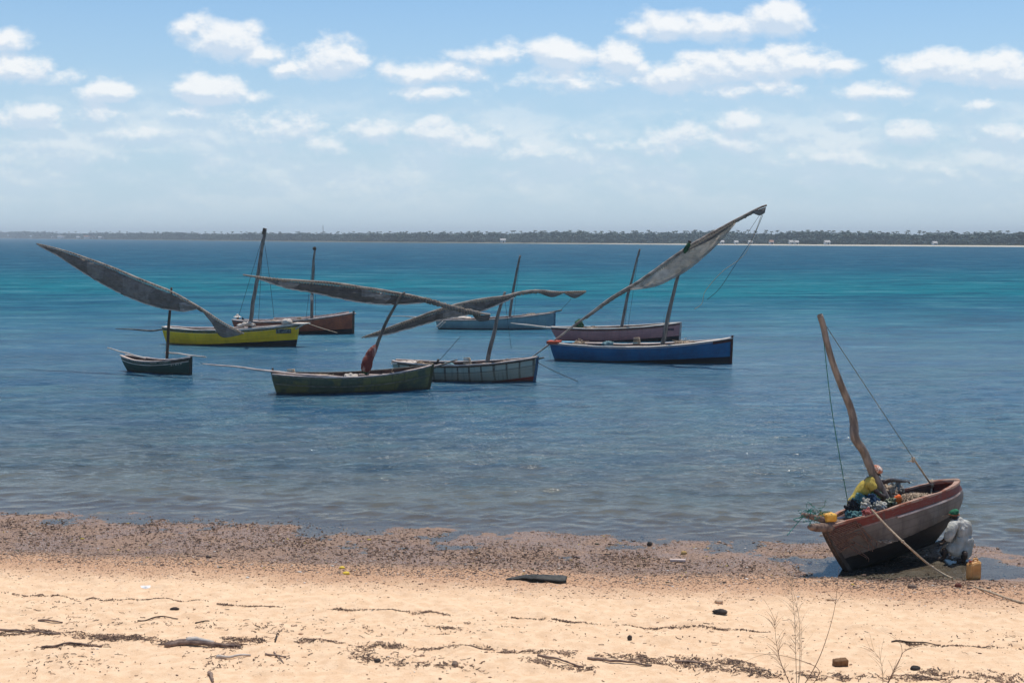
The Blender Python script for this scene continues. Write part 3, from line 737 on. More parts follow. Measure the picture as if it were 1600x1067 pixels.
# ---- 2 yellow boat
YE = hullmat('yellow_paint', (.95, .56, .015), (.03, .05, .035), .14, (.008, .01, .012), -.10, .42, (.62, .55, .42), .035, (.78, .45, .012), wear=.25)
b2 = Boat('sailing_boat', (262, 537), (461, 541), 'bright yellow boat with tall bent mast, behind the small dark green boat')
h = Hull(b2.len+.5, 2.1, 1.02, .92, 1.36, rl=.4, rr=.28, wl=.2, wr=.12, pl=2.6, pr=2.4, sagx=.3, kz=-.5)
h.build(YE, b2.e); h.gunwale(PALEW, b2.e, .07, .07, .24, .03, mat2=PINKW)
for t_ in (.2, .4, .6, .8): h.thwart(t_, PINKW, b2.e)
for t_ in np.linspace(.12, .86, 9): h.rib(float(t_), INNER, b2.e)
h.floor(.1, INNER, b2.e)
h.rail(-1, -.05, .05, .10, .05, .45, 1.0, wob=.03).build('deck_edge', PALEW, b2.e)
mk = MB().box((0, 0, 0), (.45, .012, .13)); 
p = h.pt(.915, h.zu(.915, h.sheer(.915)-.32), -1); q = h.pt(.96, h.zu(.96, h.sheer(.96)-.32), -1); an = math.atan2(q.y-p.y, q.x-p.x)
PATCH = simple('faded_paint_patch', (.035, .045, .05), (.20, .22, .19), 9, lo=.45, hi=.6)
o = mk.build('faded_patch', PATCH, b2.e); o.location = p+Vector((0, -.03, 0)); o.rotation_euler = (R(-8), 0, an)
# overhanging platform at the stern
MB().box(b2.L(470, 505.5), (.42, .5, .035)).build('stern_platform', PALEW, b2.e)
for dy in (-.3, .3): b2.spar('platform_bracket', [(462, 514), (477, 505)], .05, PALEW, [dy, dy], 4, crook=0)
b2.spar('mast', [(389, 522), (391, 505), (397, 465), (403, 430), (410, 385), (414, 357)], [.125, .12, .115, .11, .10, .09], MASTM, None, 26, crook=.05, k=10)
MB().tube([b2.L(412, 366), b2.L(414, 357)], [.12, .13], 8).build('masthead', WOODD, b2.e)
b2.line([(410, 372), (372, 497)], [0, .9]); b2.line([(411, 372), (404, 500)], [0, .95]); b2.line([(412, 372), (420, 425), (428.5, 498)], [0, .4, .95])
b2.spar('pole', [(180, 513.5), (210, 515), (240, 516.5), (262, 513)], [.02, .05, .05], POLE, [0, 0, 0, 0])
for k, (px, py, rr) in enumerate(((383, 507, .16), (389, 506, .14), (395, 508, .12), (376, 509, .15), (448, 503, .22))):
    rag(b2.e, b2.L(px, py, -.3), (rr*1.5, rr, rr*.8), PALEW, 'cloth_bundle', k)
b2.line([(480, 505), (500, 512), (527, 520)], [0, -.3, -.6], .02, ROPE, 'mooring_line')

# ---- 3 red-brown boat behind the yellow one
RD = hullmat('red_brown_paint', (.48, .11, .045), (.16, .045, .03), .05, (.012, .01, .01), -.05, .36, (.40, .24, .17), .04, (.30, .07, .035), wear=.3)
b3 = Boat('sailing_boat', (372, 519.5), (545, 521.5), 'red brown boat lying behind the yellow boat')
h = Hull(b3.len+.7, 2.3, .86, .80, 1.42, rl=.6, rr=.05, wl=.2, wr=.0, sagx=.25, kz=-.5)
h.build(RD, b3.e); h.gunwale(PINKW, b3.e, .06, .07, .22, .03)
for t_ in (.2, .38, .56, .74): h.thwart(t_, PINKW, b3.e)
for t_ in np.linspace(.12, .86, 9): h.rib(float(t_), INNER, b3.e)
h.floor(.1, INNER, b3.e); h.post(1, WOODD, b3.e, .14, .06)
h.rail(1, .07, .17, .05, .05, .30, .95, wob=.05).build('wash_board', PINKW, b3.e)
b3.spar('mast', [(487, 514), (487.5, 470), (489, 430), (491.5, 390)], [.11, .11, .095, .07], MASTM, None, 20, crook=.05)
MB().ball(b3.L(491.5, 388.5), .13, 7, 5, noise=.4).build('masthead_block', WOODD, b3.e)
b3.line([(491, 396), (493.5, 497)], [0, .9]); b3.line([(490, 396), (478, 500)], [0, .9])
b3.spar('bow_spar', [(540, 491.5), (556, 490)], [.07, .05], PINKW)
rag(b3.e, b3.L(487, 465, -.05), (.10, .12, .22), PALEW, 'mast_wrapping', 3)
for k, px in enumerate((412, 425, 440, 455, 470, 500, 515, 527)):
    b3.spar('stowed_pole', [(px-12, 503.5-k*1.15), (px+16, 501.3-k*1.15)], .045, PINKW, [.2, .5], 4, crook=.02)

# ---- 4 weathered green boat nearest of the moored ones
GR = hullmat('worn_green_paint', (.08, .10, .06), (.06, .065, .05), .03, (.012, .014, .012), .03, -.02, (.32, .28, .22), .02, (.05, .075, .055), wear=.75, mossy=(.17, .155, .05))
b4 = Boat('sailing_boat', (434, 614.5), (667, 607.5), 'weathered mossy green open boat nearest the beach among those afloat, red cloth on its mast')
h = Hull(b4.len+.5, 2.15, .86, .70, 1.02, rl=.32, rr=.26, wl=.42, wr=.0, pl=2.4, pr=2.3, sagx=.45, kz=-.4)
h.build(GR, b4.e); h.gunwale(PINKW, b4.e, .045, .03, .10, .012, mat2=POLE)
h.strake(POLE, b4.e, .36, .03, .015)
for t_ in (.1, .28, .43, .60, .72): h.thwart(t_, PINKW, b4.e, .17, .14)
for t_ in np.linspace(.1, .9, 13): h.rib(float(t_), INNER, b4.e)
h.floor(-.02, INNER, b4.e); h.post(1, hullmat('mossy_post', (.12, .12, .02), (.1, .1, .03), 0, (.03, .03, .01), -1, -1), b4.e, .05)
p0 = h.pt(0, 1, -1)
MB().box((p0.x+.05, 0, p0.z+.10), (.04, .05, .13)).build('stern_post', WOODD, b4.e)
b4.spar('mast', [(573, 586), (578, 570), (590, 535), (605, 500), (617, 478), (627, 462), (633, 457)], [.09, .085, .075, .07, .06, .05], POLE, None, 24, crook=.03)
# cloth wound round the mast foot
P_ = interp([b4.L(571, 581), b4.L(573, 572), b4.L(577, 560), b4.L(581, 550), b4.L(588, 542), b4.L(592, 538)], 22)
P_ = jitter(P_, .05, 2.5, 3)
MB().tube(P_, [.13, .17, .22, .24, .25, .25, .24, .24, .23, .22, .21, .2, .2, .2, .19, .18, .16, .14, .12, .1, .07, .05], 12, jit=.13).build('red_white_cloth', REDCL, b4.e, True)
MB().tube([b4.L(570, 584), b4.L(575, 566)], [.13, .2], 9, jit=.2).build('green_cloth', GREENC, b4.e, True)
b4.spar('pole', [(316, 568), (370, 573.5), (430, 581), (480, 586), (532, 589)], [.02, .04, .05, .045], PINKW, [-.5, -.45, -.4, -.35, -.3])
b4.spar('pole', [(625, 588), (650, 579), (690, 569)], [.05, .045, .03], PINKW, [.1, 0, 0])
b4.spar('pole', [(640, 585), (668, 577.5), (715, 562)], [.045, .04, .03], POLE, [.2, .1, .1])
b4.spar('pole', [(560, 585.5), (600, 586.5), (628, 587)], .045, PINKW, [.35, .3, .2])
Yk = [-.15]
b4.spar('yard', [(380, 430), (400, 432.5), (450, 437.5), (488, 440.5), (540, 445), (600, 455), (632, 461), (665, 467.5), (700, 478), (735, 487), (766, 491)], [.03, .05, .065, .07, .07, .06, .04], YARD, [.14]*11, 36, crook=.03)
b4.sail([(396, 432.5), (450, 438), (488, 441), (540, 445.5), (600, 455.5), (632, 461.5), (670, 469)], [(398, 434), (425, 443), (452, 451), (488, 457), (530, 466), (562, 472), (600, 475.5), (640, 474.5), (670, 471.5)], SAILG, (.14, .14), .16, 60, seed=9, folds=.13)
b4.lashing([(664, 468.5), (700, 479), (735, 487.5), (750, 491)], SAILG, .115, 'lashed_sail_roll', 46, .5, 3)
b4.sail([(736, 487), (750, 490), (766, 492)], [(741, 496), (748, 502), (763, 501)], SAILG, (.14, .14), .08, 10, name='sail_corner', seed=12)

# ---- 5 weathered boat with rust-stained white panels
WH = hullmat('rust_stained_white', (.40, .40, .33), (.11, .06, .045), .035, (.20, .03, .02), -.52, .26, None, base2=(.30, .37, .33), wear=.6, panels=True)
b5 = Boat('sailing_boat', (626, 592), (829, 596), 'weathered off-white boat with rust streaked panels and red stern foot')
h = Hull(b5.len+.65, 1.9, .86, .74, 1.12, rl=.35, rr=.22, wl=.35, wr=.0, pl=3, pr=2.2, sagx=.35, kz=-.45)
h.build(WH, b5.e); h.gunwale(PINKW, b5.e, .05, .05, .11, .02)
h.strake(WOODD, b5.e, .03, .05, .025)
for t_ in (.18, .4, .58, .75): h.thwart(t_, PINKW, b5.e)
for t_ in np.linspace(.12, .86, 10): h.rib(float(t_), INNER, b5.e)
h.floor(-.02, INNER, b5.e); h.post(1, simple('blue_post', (.03, .08, .14), (.08, .14, .2), 5), b5.e, .06)
MB().box(b5.L(633, 566.5), (.55, .5, .04)).build('stern_deck', PALEW, b5.e)
b5.spar('mast', [(760, 574), (764, 553), (773, 515), (781, 480), (789, 456)], [.10, .10, .09, .075, .055], MASTM, None, 22, crook=.04)
MB().box(b5.L(761, 569), (.2, .2, .06)).build('mast_step', WOODD, b5.e)
b5.spar('sprit', [(812, 566), (828, 562), (850, 558.5)], [.06, .05, .035], POLE)
b5.spar('pole', [(815, 563), (840, 557)], .04, WOODD, [.2, .1])
yp5 = [(565, 528), (610, 511.5), (650, 497), (700, 480), (740, 470), (785, 464.5), (810, 458), (840, 454.5), (880, 457), (916, 455)]
b5.spar('yard', yp5, [.03, .055, .07, .075, .07, .06, .04], YARD, [-.14]*10, 36, crook=.03)
b5.sail([(568, 527), (610, 512), (650, 497.5), (700, 480.5), (740, 470.5), (785, 465), (806, 459.5)], [(570, 527.8), (605, 522.5), (640, 513), (690, 499), (718, 494), (750, 487), (785, 473), (806, 463.5)], SAILG, (-.14, -.14), .15, 60, seed=15, folds=.13)
b5.lashing([(800, 461), (820, 457), (840, 455.5), (862, 458)], SAILG, .085, 'lashed_sail_roll', 30, .5, 7)
b5.sail([(842, 456), (862, 457), (879, 457.5)], [(843, 458), (862, 464.5), (877, 460)], SAILG, (-.14, -.14), .3, 14, name='sail_tail', seed=18)
b5.sail([(881, 457), (898, 456.5), (915, 455.5)], [(884, 460), (898, 466), (912, 459.5)], SAILG, (-.14, -.14), .35, 14, name='sail_tail', seed=22)
b5.line([(682, 568), (700, 548), (720, 525)], [0, .2, .2], .012); b5.line([(788, 462), (799, 545)], [0, .8], .009)
b5.line([(838, 565), (862, 578), (903, 596)], [0, -.6, -1.2], .016, ROPED, 'mooring_line')
b5.spar('crutch', [(682, 570), (685, 561)], .05, WOODD, None, 4, crook=0)

# ---- 6 grey-blue boat far centre
GB = hullmat('grey_blue_paint', (.26, .36, .37), (.22, .17, .12), .05, (.015, .016, .018), .06, .02, None, base2=(.19, .28, .31), wear=.3)
b6 = Boat('sailing_boat', (686, 514), (862, 514), 'pale grey blue boat farthest from the beach, behind the crossing sails')
h = Hull(b6.len+.45, 2.0, .62, .66, 1.18, rl=.4, rr=.04, wl=.3, wr=.0, sagx=.15, kz=-.5)
h.build(GB, b6.e); h.gunwale(PINKW, b6.e, .06, .06, .12, .02)
for t_ in (.3, .5, .7): h.thwart(t_, PINKW, b6.e)
for t_ in np.linspace(.15, .85, 8): h.rib(float(t_), INNER, b6.e)
h.floor(.05, INNER, b6.e); h.post(1, simple('blue_stem', (.05, .12, .17), (.1, .17, .22), 5), b6.e, .05)
b6.spar('mast', [(795, 503), (797, 490), (801, 460), (806, 430), (813, 399)], [.10, .10, .09, .07], MASTM, None, 18, crook=.04)
b6.line([(812, 404), (803, 494)], [0, .8], .009)
b6.spar('bow_sprit', [(840, 491), (862, 488), (878, 484.5)], [.07, .06, .05], POLE)
b6.spar('pole', [(602, 494.5), (625, 494), (664, 496.5), (700, 497)], [.015, .03, .09, .07], PALEW)
b6.spar('pole', [(682, 511), (692, 502)], .05, PALEW, [-.8, -.8]); b6.spar('pole', [(686, 512), (696, 503)], .04, PALEW, [-.8, -.8])
rag(b6.e, b6.L(721, 497.5, 0), (.7, .4, .14), PALEW, 'stowed_net', 4)
b6.line([(873, 488), (890, 470), (892, 466)], [0, .1, .1], .012)

# ---- 7 pink boat
PK = hullmat('faded_pink_paint', (.60, .24, .22), (.16, .035, .03), .11, (.02, .014, .014), -.15, .32, (.52, .33, .31), .035, (.48, .19, .185), wear=.3)
b7 = Boat('sailing_boat', (872, 532.5), (1052, 532), 'faded pink boat with long pale pole over its stern, behind the blue boat')
h = Hull(b7.len+.95, 2.1, .86, .80, 1.13, rl=.85, rr=.10, wl=.28, wr=.0, sagx=.3, kz=-.5)
h.build(PK, b7.e); h.gunwale(PALEW, b7.e, .06, .05, .24, .02)
h.rail(-1, -.10, -.01, .03, -.003, .02, .98).build('sheer_plank', simple('red_brown_plank', (.13, .035, .025), (.2, .06, .04), 6), b7.e)
for t_ in (.25, .45, .65): h.thwart(t_, PINKW, b7.e)
for t_ in np.linspace(.15, .85, 8): h.rib(float(t_), INNER, b7.e)
h.floor(.05, INNER, b7.e); h.post(1, PINKW, b7.e, .03)
b7.spar('mast', [(969, 522), (971, 512), (979, 470), (989, 430), (1000, 389.5)], [.10, .10, .09, .07, .06], MASTM, None, 20, crook=.04)
b7.line([(998, 396), (981, 513)], [0, .9], .010); b7.line([(1000, 396), (985, 440), (976, 513)], [0, .3, -.8], .007)
b7.spar('pole', [(798, 505), (825, 508), (850, 511.5), (888, 517)], [.03, .06, .08, .07], PALEW, [.1, 0, 0, -.1])
b7.spar('bow_spar', [(1050, 510), (1066, 510.5)], [.05, .035], POLE)
rag(b7.e, b7.L(905, 510, .2), (.30, .3, .42), GREENC, 'green_bundle', 8, .45)
p = h.pt(.9, h.zu(.9, h.sheer(.9)-.30), -1)
o = MB().box((0, 0, 0), (.34, .01, .07)).build('faded_patch', simple('dark_patch', (.05, .03, .04), (.16, .08, .09), 12), b7.e); o.location = p+Vector((0, -.035, 0)); o.rotation_euler = (R(-8), 0, R(6))

# ---- 8 blue boat
BL = hullmat('deep_blue_paint', (.008, .12, .27), (.42, .34, .36), .07, (.006, .008, .014), -.10, .38, None, base2=(.007, .085, .19), wear=.25)
b8 = Boat('sailing_boat', (866, 562), (1138, 568), 'deep blue boat with pale gunwale and long yard rising high to the right')
h = Hull(b8.len+.35, 2.15, .93, .82, 1.32, rl=.42, rr=.06, wl=.35, wr=.0, pl=3.0, pr=2.2, sagx=.38, kz=-.5)
h.build(BL, b8.e); h.gunwale(PALEW, b8.e, .055, .07, .34, .03, mat2=PINKW)
for t_ in (.15, .33, .52, .7): h.thwart(t_, PALEW, b8.e, .1)
for t_ in np.linspace(.1, .9, 12): h.rib(float(t_), INNER, b8.e)
h.floor(.05, INNER, b8.e)
h.post(1, simple('red_brown_stem', (.05, .015, .012), (.10, .03, .022), 5), b8.e, .16, .07)
h.rail(-1, -.15, .02, .02, -.003, .90, .995).build('bow_plank', MATS['red_brown_stem'], b8.e)
MB().box(b8.L(866, 534.5, -.2), (.34, .45, .07)).build('stern_block', simple('orange_red_paint', (.35, .05, .02), (.5, .09, .04), 6), b8.e)
MB().box(b8.L(885, 534.5, .3), (.45, .3, .03)).build('blue_cover', simple('light_blue_cover', (.10, .35, .5), (.25, .45, .55), 5), b8.e)
b8.spar('mast', [(1033, 545), (1037, 530), (1045, 490), (1055, 450), (1063, 418), (1072, 390), (1078, 377)], [.115, .11, .10, .09, .075, .05], MASTM, None, 26, crook=.04, k=10)
MB().tube([b8.L(1075, 386), b8.L(1078, 376.5)], [.05, .09], 7).build('masthead', WOODD, b8.e)
yp8 = [(828, 560), (860, 537), (890, 514), (920, 492), (950, 469), (985, 448), (1000, 439), (1040, 411), (1075, 387), (1110, 366), (1150, 344), (1180, 328), (1198, 321)]
b8.spar('yard', yp8, [.03, .05, .065, .075, .085, .09, .085, .07, .05], YARD, [-.25]*13, 44, crook=.02)
b8.sail([(984, 449.5), (1000, 440), (1040, 412.5), (1075, 388.5), (1110, 367.5), (1150, 345.5)], [(985, 452), (1008, 449), (1040, 439.5), (1075, 419), (1112, 388), (1150, 348)], SAILW, (-.25, -.25), .20, 50, seed=31, folds=.13)
b8.spar('sail_foot_roll', [(985, 452), (1008, 449.5), (1040, 440), (1075, 420), (1112, 389), (1148, 350)], [.04, .06, .06, .06, .05, .03], SAILW, [-.45]*6, 30, jit=.15)
b8.sail([(1076, 388), (1110, 367.5), (1150, 345.5)], [(1076, 391), (1112, 374), (1150, 347)], SAILD, (-.5, -.3), .1, 20, name='sail_head_band', seed=41)
b8.lashing([(1145, 348.5), (1165, 338), (1184, 328)], SAILG, .075, 'lashed_sail_roll', 26, .4, 5)
b8.lashing([(915, 497), (950, 471.5), (984, 451)], SAILG, .075, 'lashed_sail_roll', 36, .4, 9)
b8.sail([(1176, 331), (1187, 325.5), (1197, 322)], [(1178, 334), (1187, 337), (1195, 333)], SAILG, (-.25, -.25), .35, 12, name='sail_tail', seed=44)
rag(b8.e, b8.L(1073, 388, -.4), (.12, .1, .3), GREENC, 'green_strop', 6, .4, Matrix.Rotation(.5, 3, 'Y'))
b8.line([(1190, 336), (1165, 395), (1128, 425), (1102, 455), (1097, 474), (1085, 483)], [0, 0, 0, 0, 0, 0], .014, ROPE, n=30)
b8.line([(1192, 336), (1176, 372), (1150, 412), (1125, 450), (1105, 468)], None, .013, ROPED, n=24)
b8.line([(1187, 336), (1168, 365)], None, .01)
b8.line([(1064, 422), (1052, 470), (1040, 535)], [.2, .6, .9], .010); b8.line([(1038, 490), (1034, 540)], [-.2, -.8], .007)
b8.line([(862, 575), (851, 500)], [0, .4], .006, GREENL)

gr = random.Random(12)
def gear(b, pxs, py, names):
    for k, (px, nm) in enumerate(zip(pxs, names)):
        r = gr.uniform(.16, .26)
        if nm == 'stowed_net':
            c = b.L(px, py, .1); bb = MB().ball(c, (r*1.9, r*1.3, r*.75), 18, 10, None, .55, k+px, 3)
            for q_ in range(26):
                a = gr.uniform(0, 6.28); p = c+Vector((math.cos(a)*r*gr.uniform(.3, 1.9), math.sin(a)*r*gr.uniform(.2, 1.2), r*.55)); pts = [p]
                for j in range(4): pts.append(pts[-1]+Vector((gr.gauss(0, .12), gr.gauss(0, .1), gr.gauss(0, .04))))
                bb.tube(interp(pts, 7), .014, 4)
            bb.build(nm, NETB, b.e, True)
        elif nm == 'rope_coil':
            c = b.L(px, py, 0); bb = MB()
            bb.tube([c+Vector((math.cos(a)*(.2-.01*a/6), math.sin(a)*(.2-.01*a/6), .012*a)) for a in np.linspace(0, 31, 90)], .022, 5); bb.build(nm, ROPE, b.e, True)
        else: rag(b.e, b.L(px, py, .15), (r*1.3, r, r*.7), (DSHORT, TEALC0, PALEW)[k % 3], 'cloth_bundle', k+px, .6)
TEALC0 = simple('faded_blue_sheet', (.06, .13, .16), (.20, .32, .34), 5)
gear(b3, (400, 430, 468), 504, ('cloth_bundle', 'stowed_net', 'rope_coil'))
gear(b4, (455, 500, 548, 620), 590, ('rope_coil', 'stowed_net', 'cloth_bundle', 'stowed_net'))
gear(b5, (655, 700, 730, 795), 571, ('stowed_net', 'cloth_bundle', 'rope_coil', 'stowed_net'))
gear(b6, (760, 830), 495, ('cloth_bundle', 'stowed_net'))
gear(b7, (925, 1000), 515, ('stowed_net', 'cloth_bundle'))
gear(b8, (905, 950, 995, 1070), 538, ('stowed_net', 'cloth_bundle', 'rope_coil', 'stowed_net'))
# ------------------------------------------------------------------ people
def capsules(chains, voxel, smooth_it=6):
    b = MB()
    for ch in chains:
        pts = [Vector(c[:3]) for c in ch]; rad = [c[3] for c in ch]
        if len(pts) == 1: b.ball(pts[0], rad[0] if not hasattr(ch[0][3], '__len__') else ch[0][3], 14, 10); continue
        n = max(6, len(pts)*4); d = np.linspace(0, 1, n); kk = np.linspace(0, 1, len(rad))
        P_ = interp(pts, n); r = list(np.interp(d, kk, rad))
        b.tube(P_, r, 12); b.ball(P_[0], r[0]*.995, 12, 8); b.ball(P_[-1], r[-1]*.995, 12, 8)
    o = b.build('tmp', None)
    md = o.modifiers.new('r', 'REMESH'); md.mode = 'VOXEL'; md.voxel_size = voxel; md.adaptivity = 0
    ms = o.modifiers.new('s', 'SMOOTH'); ms.factor = .5; ms.iterations = smooth_it
    dg = bpy.context.evaluated_depsgraph_get(); me = bpy.data.meshes.new_from_object(o.evaluated_get(dg))
    old = o.data; bpy.data.objects.remove(o); bpy.data.meshes.remove(old); return me
def body_mesh(name, chains, mat, parent, inv, voxel=.012, it=6, wrinkle=0.0, seed=0):
    me = capsules(chains, voxel, it); me.transform(inv)
    if wrinkle:
        for v in me.vertices:
            q = Vector((v.co.x*7, v.co.y*7, v.co.z*3.2))+Vector((seed, 0, 0))
            v.co += v.normal*wrinkle*(mnoise.noise(q)+.5*mnoise.noise(q*2.3))
    me.materials.clear(); me.materials.append(mat)
    me.polygons.foreach_set('use_smooth', np.ones(len(me.polygons), dtype=bool))
    o = bpy.data.objects.new(name, me); COL.objects.link(o); o.parent = parent; return o
def hand(wrist, direction, down, sc=1.0, curl=.5, thumb=1):
    """palm, four unequal bent fingers and a thumb leaving the side of the palm"""
    d = Vector(direction).normalized(); dn = Vector(down); dn = (dn-d*dn.dot(d)).normalized(); sd = d.cross(dn)*thumb
    w_ = Vector(wrist); ch = []
    for k in (-1.2, -.4, .4, 1.2):
        ch.append([tuple(w_+sd*.006*k)+(.014*sc,), tuple(w_+d*.085*sc+sd*.019*k*sc)+(.0135*sc,)])
    for k, Lf in zip((-1.5, -.5, .5, 1.5), (.062, .078, .084, .074)):
        b0 = w_+d*.088*sc+sd*.0155*k*sc; p = [b0]; dd = d.copy()
        for q in range(3):
            dd = (dd*math.cos(curl)+dn*math.sin(curl)).normalized(); p.append(p[-1]+dd*Lf*sc*(.42, .33, .25)[q])
        ch.append([tuple(p[0])+(.0095*sc,), tuple(p[1])+(.0088*sc,), tuple(p[2])+(.008*sc,), tuple(p[3])+(.007*sc,)])
    t0 = w_+d*.03*sc+sd*.028*sc; t1 = t0+(sd*.8+d*.7+dn*.3).normalized()*.036*sc; t2 = t1+(d*.9+sd*.15+dn*.5).normalized()*.032*sc
    ch.append([tuple(t0)+(.012*sc,), tuple(t1)+(.0105*sc,), tuple(t2)+(.0085*sc,)])
    return ch
def head_chains(c, fwd, up, r=.098):
    """skull, jaw, nose, ears, brow and lips around centre c"""
    c = Vector(c); f = Vector(fwd).normalized(); u = Vector(up); u = (u-f*u.dot(f)).normalized(); s_ = f.cross(u)
    def q(a, b_, c_, rr): return tuple(c+f*a*r+u*b_*r+s_*c_*r)+(rr*r,)
    ch = [[q(-.15, .25, 0, .82), q(.12, .2, 0, .78)], [q(.15, -.25, 0, .62), q(.32, -.72, 0, .40)], [q(.85, .05, 0, .10), q(1.05, -.22, 0, .15)],
          [q(.74, .22, -.34, .16), q(.74, .22, .34, .16)], [q(.72, -.52, -.2, .13), q(.72, -.52, .2, .13)],
          [q(-.05, .15, .82, .12), q(-.02, -.15, .80, .10)], [q(-.05, .15, -.82, .12), q(-.02, -.15, -.80, .10)]]
    return ch, f, u, s_

# ---- person sitting on the red brown boat, wide hat
Yq = b3.yat(371)+.3
e = empty('person', Matrix.Translation(AT(371, 506, Yq)), 'person in a wide pale hat sitting in the red brown boat beside the yellow one', 'person')
iv = e.matrix_world.inverted()
q = lambda x, y, dy=0.0, r=.1: tuple(AT(x, y, Yq+dy))+(r,)
hc, f_, u_, s_ = head_chains(AT(371.4, 497.4, Yq), (.5, -.85, -.2), (0, 0, 1), .11)
ch = hc+[[q(371, 500, 0, .06), q(371, 502, 0, .06)], [q(371, 502.5, 0, .15), q(371, 509, 0, .15)], [q(369, 502.5, 0, .07), q(366.5, 507, -.1, .05), q(370, 509.5, -.25, .04)],
     [q(373, 502.5, 0, .07), q(376, 507, -.1, .05), q(374, 510, -.25, .04)], [q(369, 510, 0, .10), q(367, 509, -.4, .08), q(367, 517, -.45, .06)], [q(373, 510, 0, .10), q(375, 509, -.4, .08), q(375, 517, -.45, .06)]]
body_mesh('body', ch, SKIN, e, iv, .016, 3)
body_mesh('shirt', [[q(371, 503, 0, .17), q(371, 509, 0, .18)], [q(369, 503, 0, .09), q(367, 506, -.05, .08)], [q(373, 503, 0, .09), q(375.5, 506, -.05, .08)]], simple('rust_shirt', (.35, .16, .10), (.55, .32, .22), 6), e, iv, .02, 3, .01)
b = MB(); hp = AT(371, 495, Yq); vs = []
for (r_, z) in ((.27, -.02), (.2, .03), (.12, .07), (.10, .15), (.03, .19), (.03, .17), (.09, .13), (.11, .06), (.2, .015), (.27, -.035)):
    for j in range(16): a = j*math.pi/8; vs.append(hp+Vector((math.cos(a)*r_, math.sin(a)*r_, z)))
b.add(vs, [(i*16+j, i*16+(j+1) % 16, ((i+1) % 10)*16+(j+1) % 16, ((i+1) % 10)*16+j) for i in range(10) for j in range(16)])
b.build('hat', PALEW, e, False, iv)
for k, (x_, rr) in enumerate(((379.5, .16), (383, .11))):
    o = rag(None, (0, 0, 0), (rr*.7, rr*.7, rr*1.7), DSHORT if k == 0 else PALEW, 'cloth_bundle', 5+k); o.location = AT(x_, 503+k*2, Yq-.2)
    tag(o, ('dark upright bundle right beside the person with the wide hat', 'small pale bundle near the foot of the tallest mast')[k], 'bundle')

# ------------------------------------------------------------------ stranded boat
D0 = GG(1346, 890)
bowtop = AT(1300, 825, 25.35)
ang = math.atan2(.66, .75)
Ms = Matrix.Translation((8.09, 26.40, -.02)) @ Matrix.Rotation(.68, 4, 'Z') @ Matrix.Rotation(-.06, 4, 'Y') @ Matrix.Rotation(-.21, 4, 'X')
iv9 = Ms.inverted()
def PB(px, py, yl):
    """point seen at that pixel on the boat's own lengthwise plane y = yl"""
    o_ = iv9 @ Vector((0, 0, CH)); d_ = iv9.to_3x3() @ ray(px, py); return Ms @ (o_+d_*((yl-o_.y)/d_.y))
def YB(px, py, yl): return PB(px, py, yl).y
GS = hullmat('grey_white_red_band', (.215, .185, .16), (.20, .035, .022), .15, (.008, .006, .005), .34, .62, (.40, .25, .23), .03, (.13, .10, .08), wear=.6)
e9 = empty('sailing_boat', Ms, 'grey boat with red band aground at the water edge, heeled over', 'sailing boat')
h9 = Hull(4.24, 1.44, 1.03, 1.14, 1.17, rl=.52, rr=.75, bg=.32, wl=.0, wr=.5, pl=2.3, pr=3.4, kz=-.02, kl=.0, kr=.03, xm=.55, eu=.63, sagx=.5, th=.05)
h9.build(GS, e9)
for sd in (-1, 1):
    o = h9.rail(sd, .002, .04, .03, .075, wob=.02, n=60).build('gunwale', simple('worn_gunwale', (.27, .10, .06), (.42, .27, .20), 4, lo=.4, hi=.55) if sd < 0 else MATS['worn_gunwale'], e9)
h9.rail(-1, -.20, -.165, .022, -.004, .35, 1.0).build('rubbing_strake', PINKW, e9)
# rounded stern cap so the rail closes round the transom
pa, pb = h9.pt(1, 1, -1), h9.pt(1, 1, 1)
MB().tube(interp([pa+Vector((-.02, 0, .025)), Vector((pa.x+.10, -.25, pa.z+.03)), Vector((pa.x+.10, .25, pa.z+.03)), pb+Vector((-.02, 0, .025))], 14), .055, 8).build('stern_rail', MATS['worn_gunwale'], e9, True)
for t_ in np.linspace(.15, .92, 11): h9.rib(float(t_), INNER, e9)
for t_ in (.36, .82): h9.thwart(t_, INNER, e9, .16, .12)
h9.floor(.28, INNER, e9)
h9.post(-1, WOODD, e9, .02, .06)
# keel timber
MB().box((.1, 0, -.05), (1.75, .05, .06)).build('keel', WOODD, e9)
# mast, crooked
mp = [(1392, 812, 26.75), (1389, 792, 26.75), (1377, 766, 26.65), (1362, 735, 26.5), (1350, 706, 26.4), (1336, 684, 26.3), (1334, 660, 26.2), (1329, 638, 26.1), (1316, 606, 26.0), (1303, 572, 25.8), (1292, 535, 25.6), (1287, 512, 25.5), (1281, 492, 25.4)]
P_ = [iv9 @ PB(p[0], p[1], .04) for p in mp]; P_ = interp(P_, 60); rr = np.interp(np.linspace(0, 1, 60), [0, .12, .35, .42, .48, .55, .8, 1], [.10, .098, .085, .095, .09, .078, .065, .062])
mast9 = MB().tube(P_, list(rr), 12, jit=.04).build('mast', MASTM, e9, True)
MB().tube([iv9 @ PB(1287, 511, .04), iv9 @ PB(1284, 500, .04), iv9 @ PB(1281, 491, .04)], [.03, .045, .05], 7, jit=.2).build('masthead_cleat', WOODD, mast9)
def l9(pts, r, mat, name='rope', n=16, sag=0):
    Q = interp([iv9 @ PB(*p) for p in pts], n); Q = [p-Vector((0, 0, sag*4*(i/(n-1))*(1-i/(n-1)))) for i, p in enumerate(Q)]
    return MB().tube(Q, r, 6).build(name, mat, e9, True)
l9([(1285, 498, .04), (1297, 519, .05), (1427, 716, .12)], .008, simple('grey_line', (.12, .13, .10), (.2, .2, .16), 30), 'backstay', sag=.0)
l9([(1427, 716, .12), (1453, 754, .3)], .021, ROPE, 'stay_tackle')
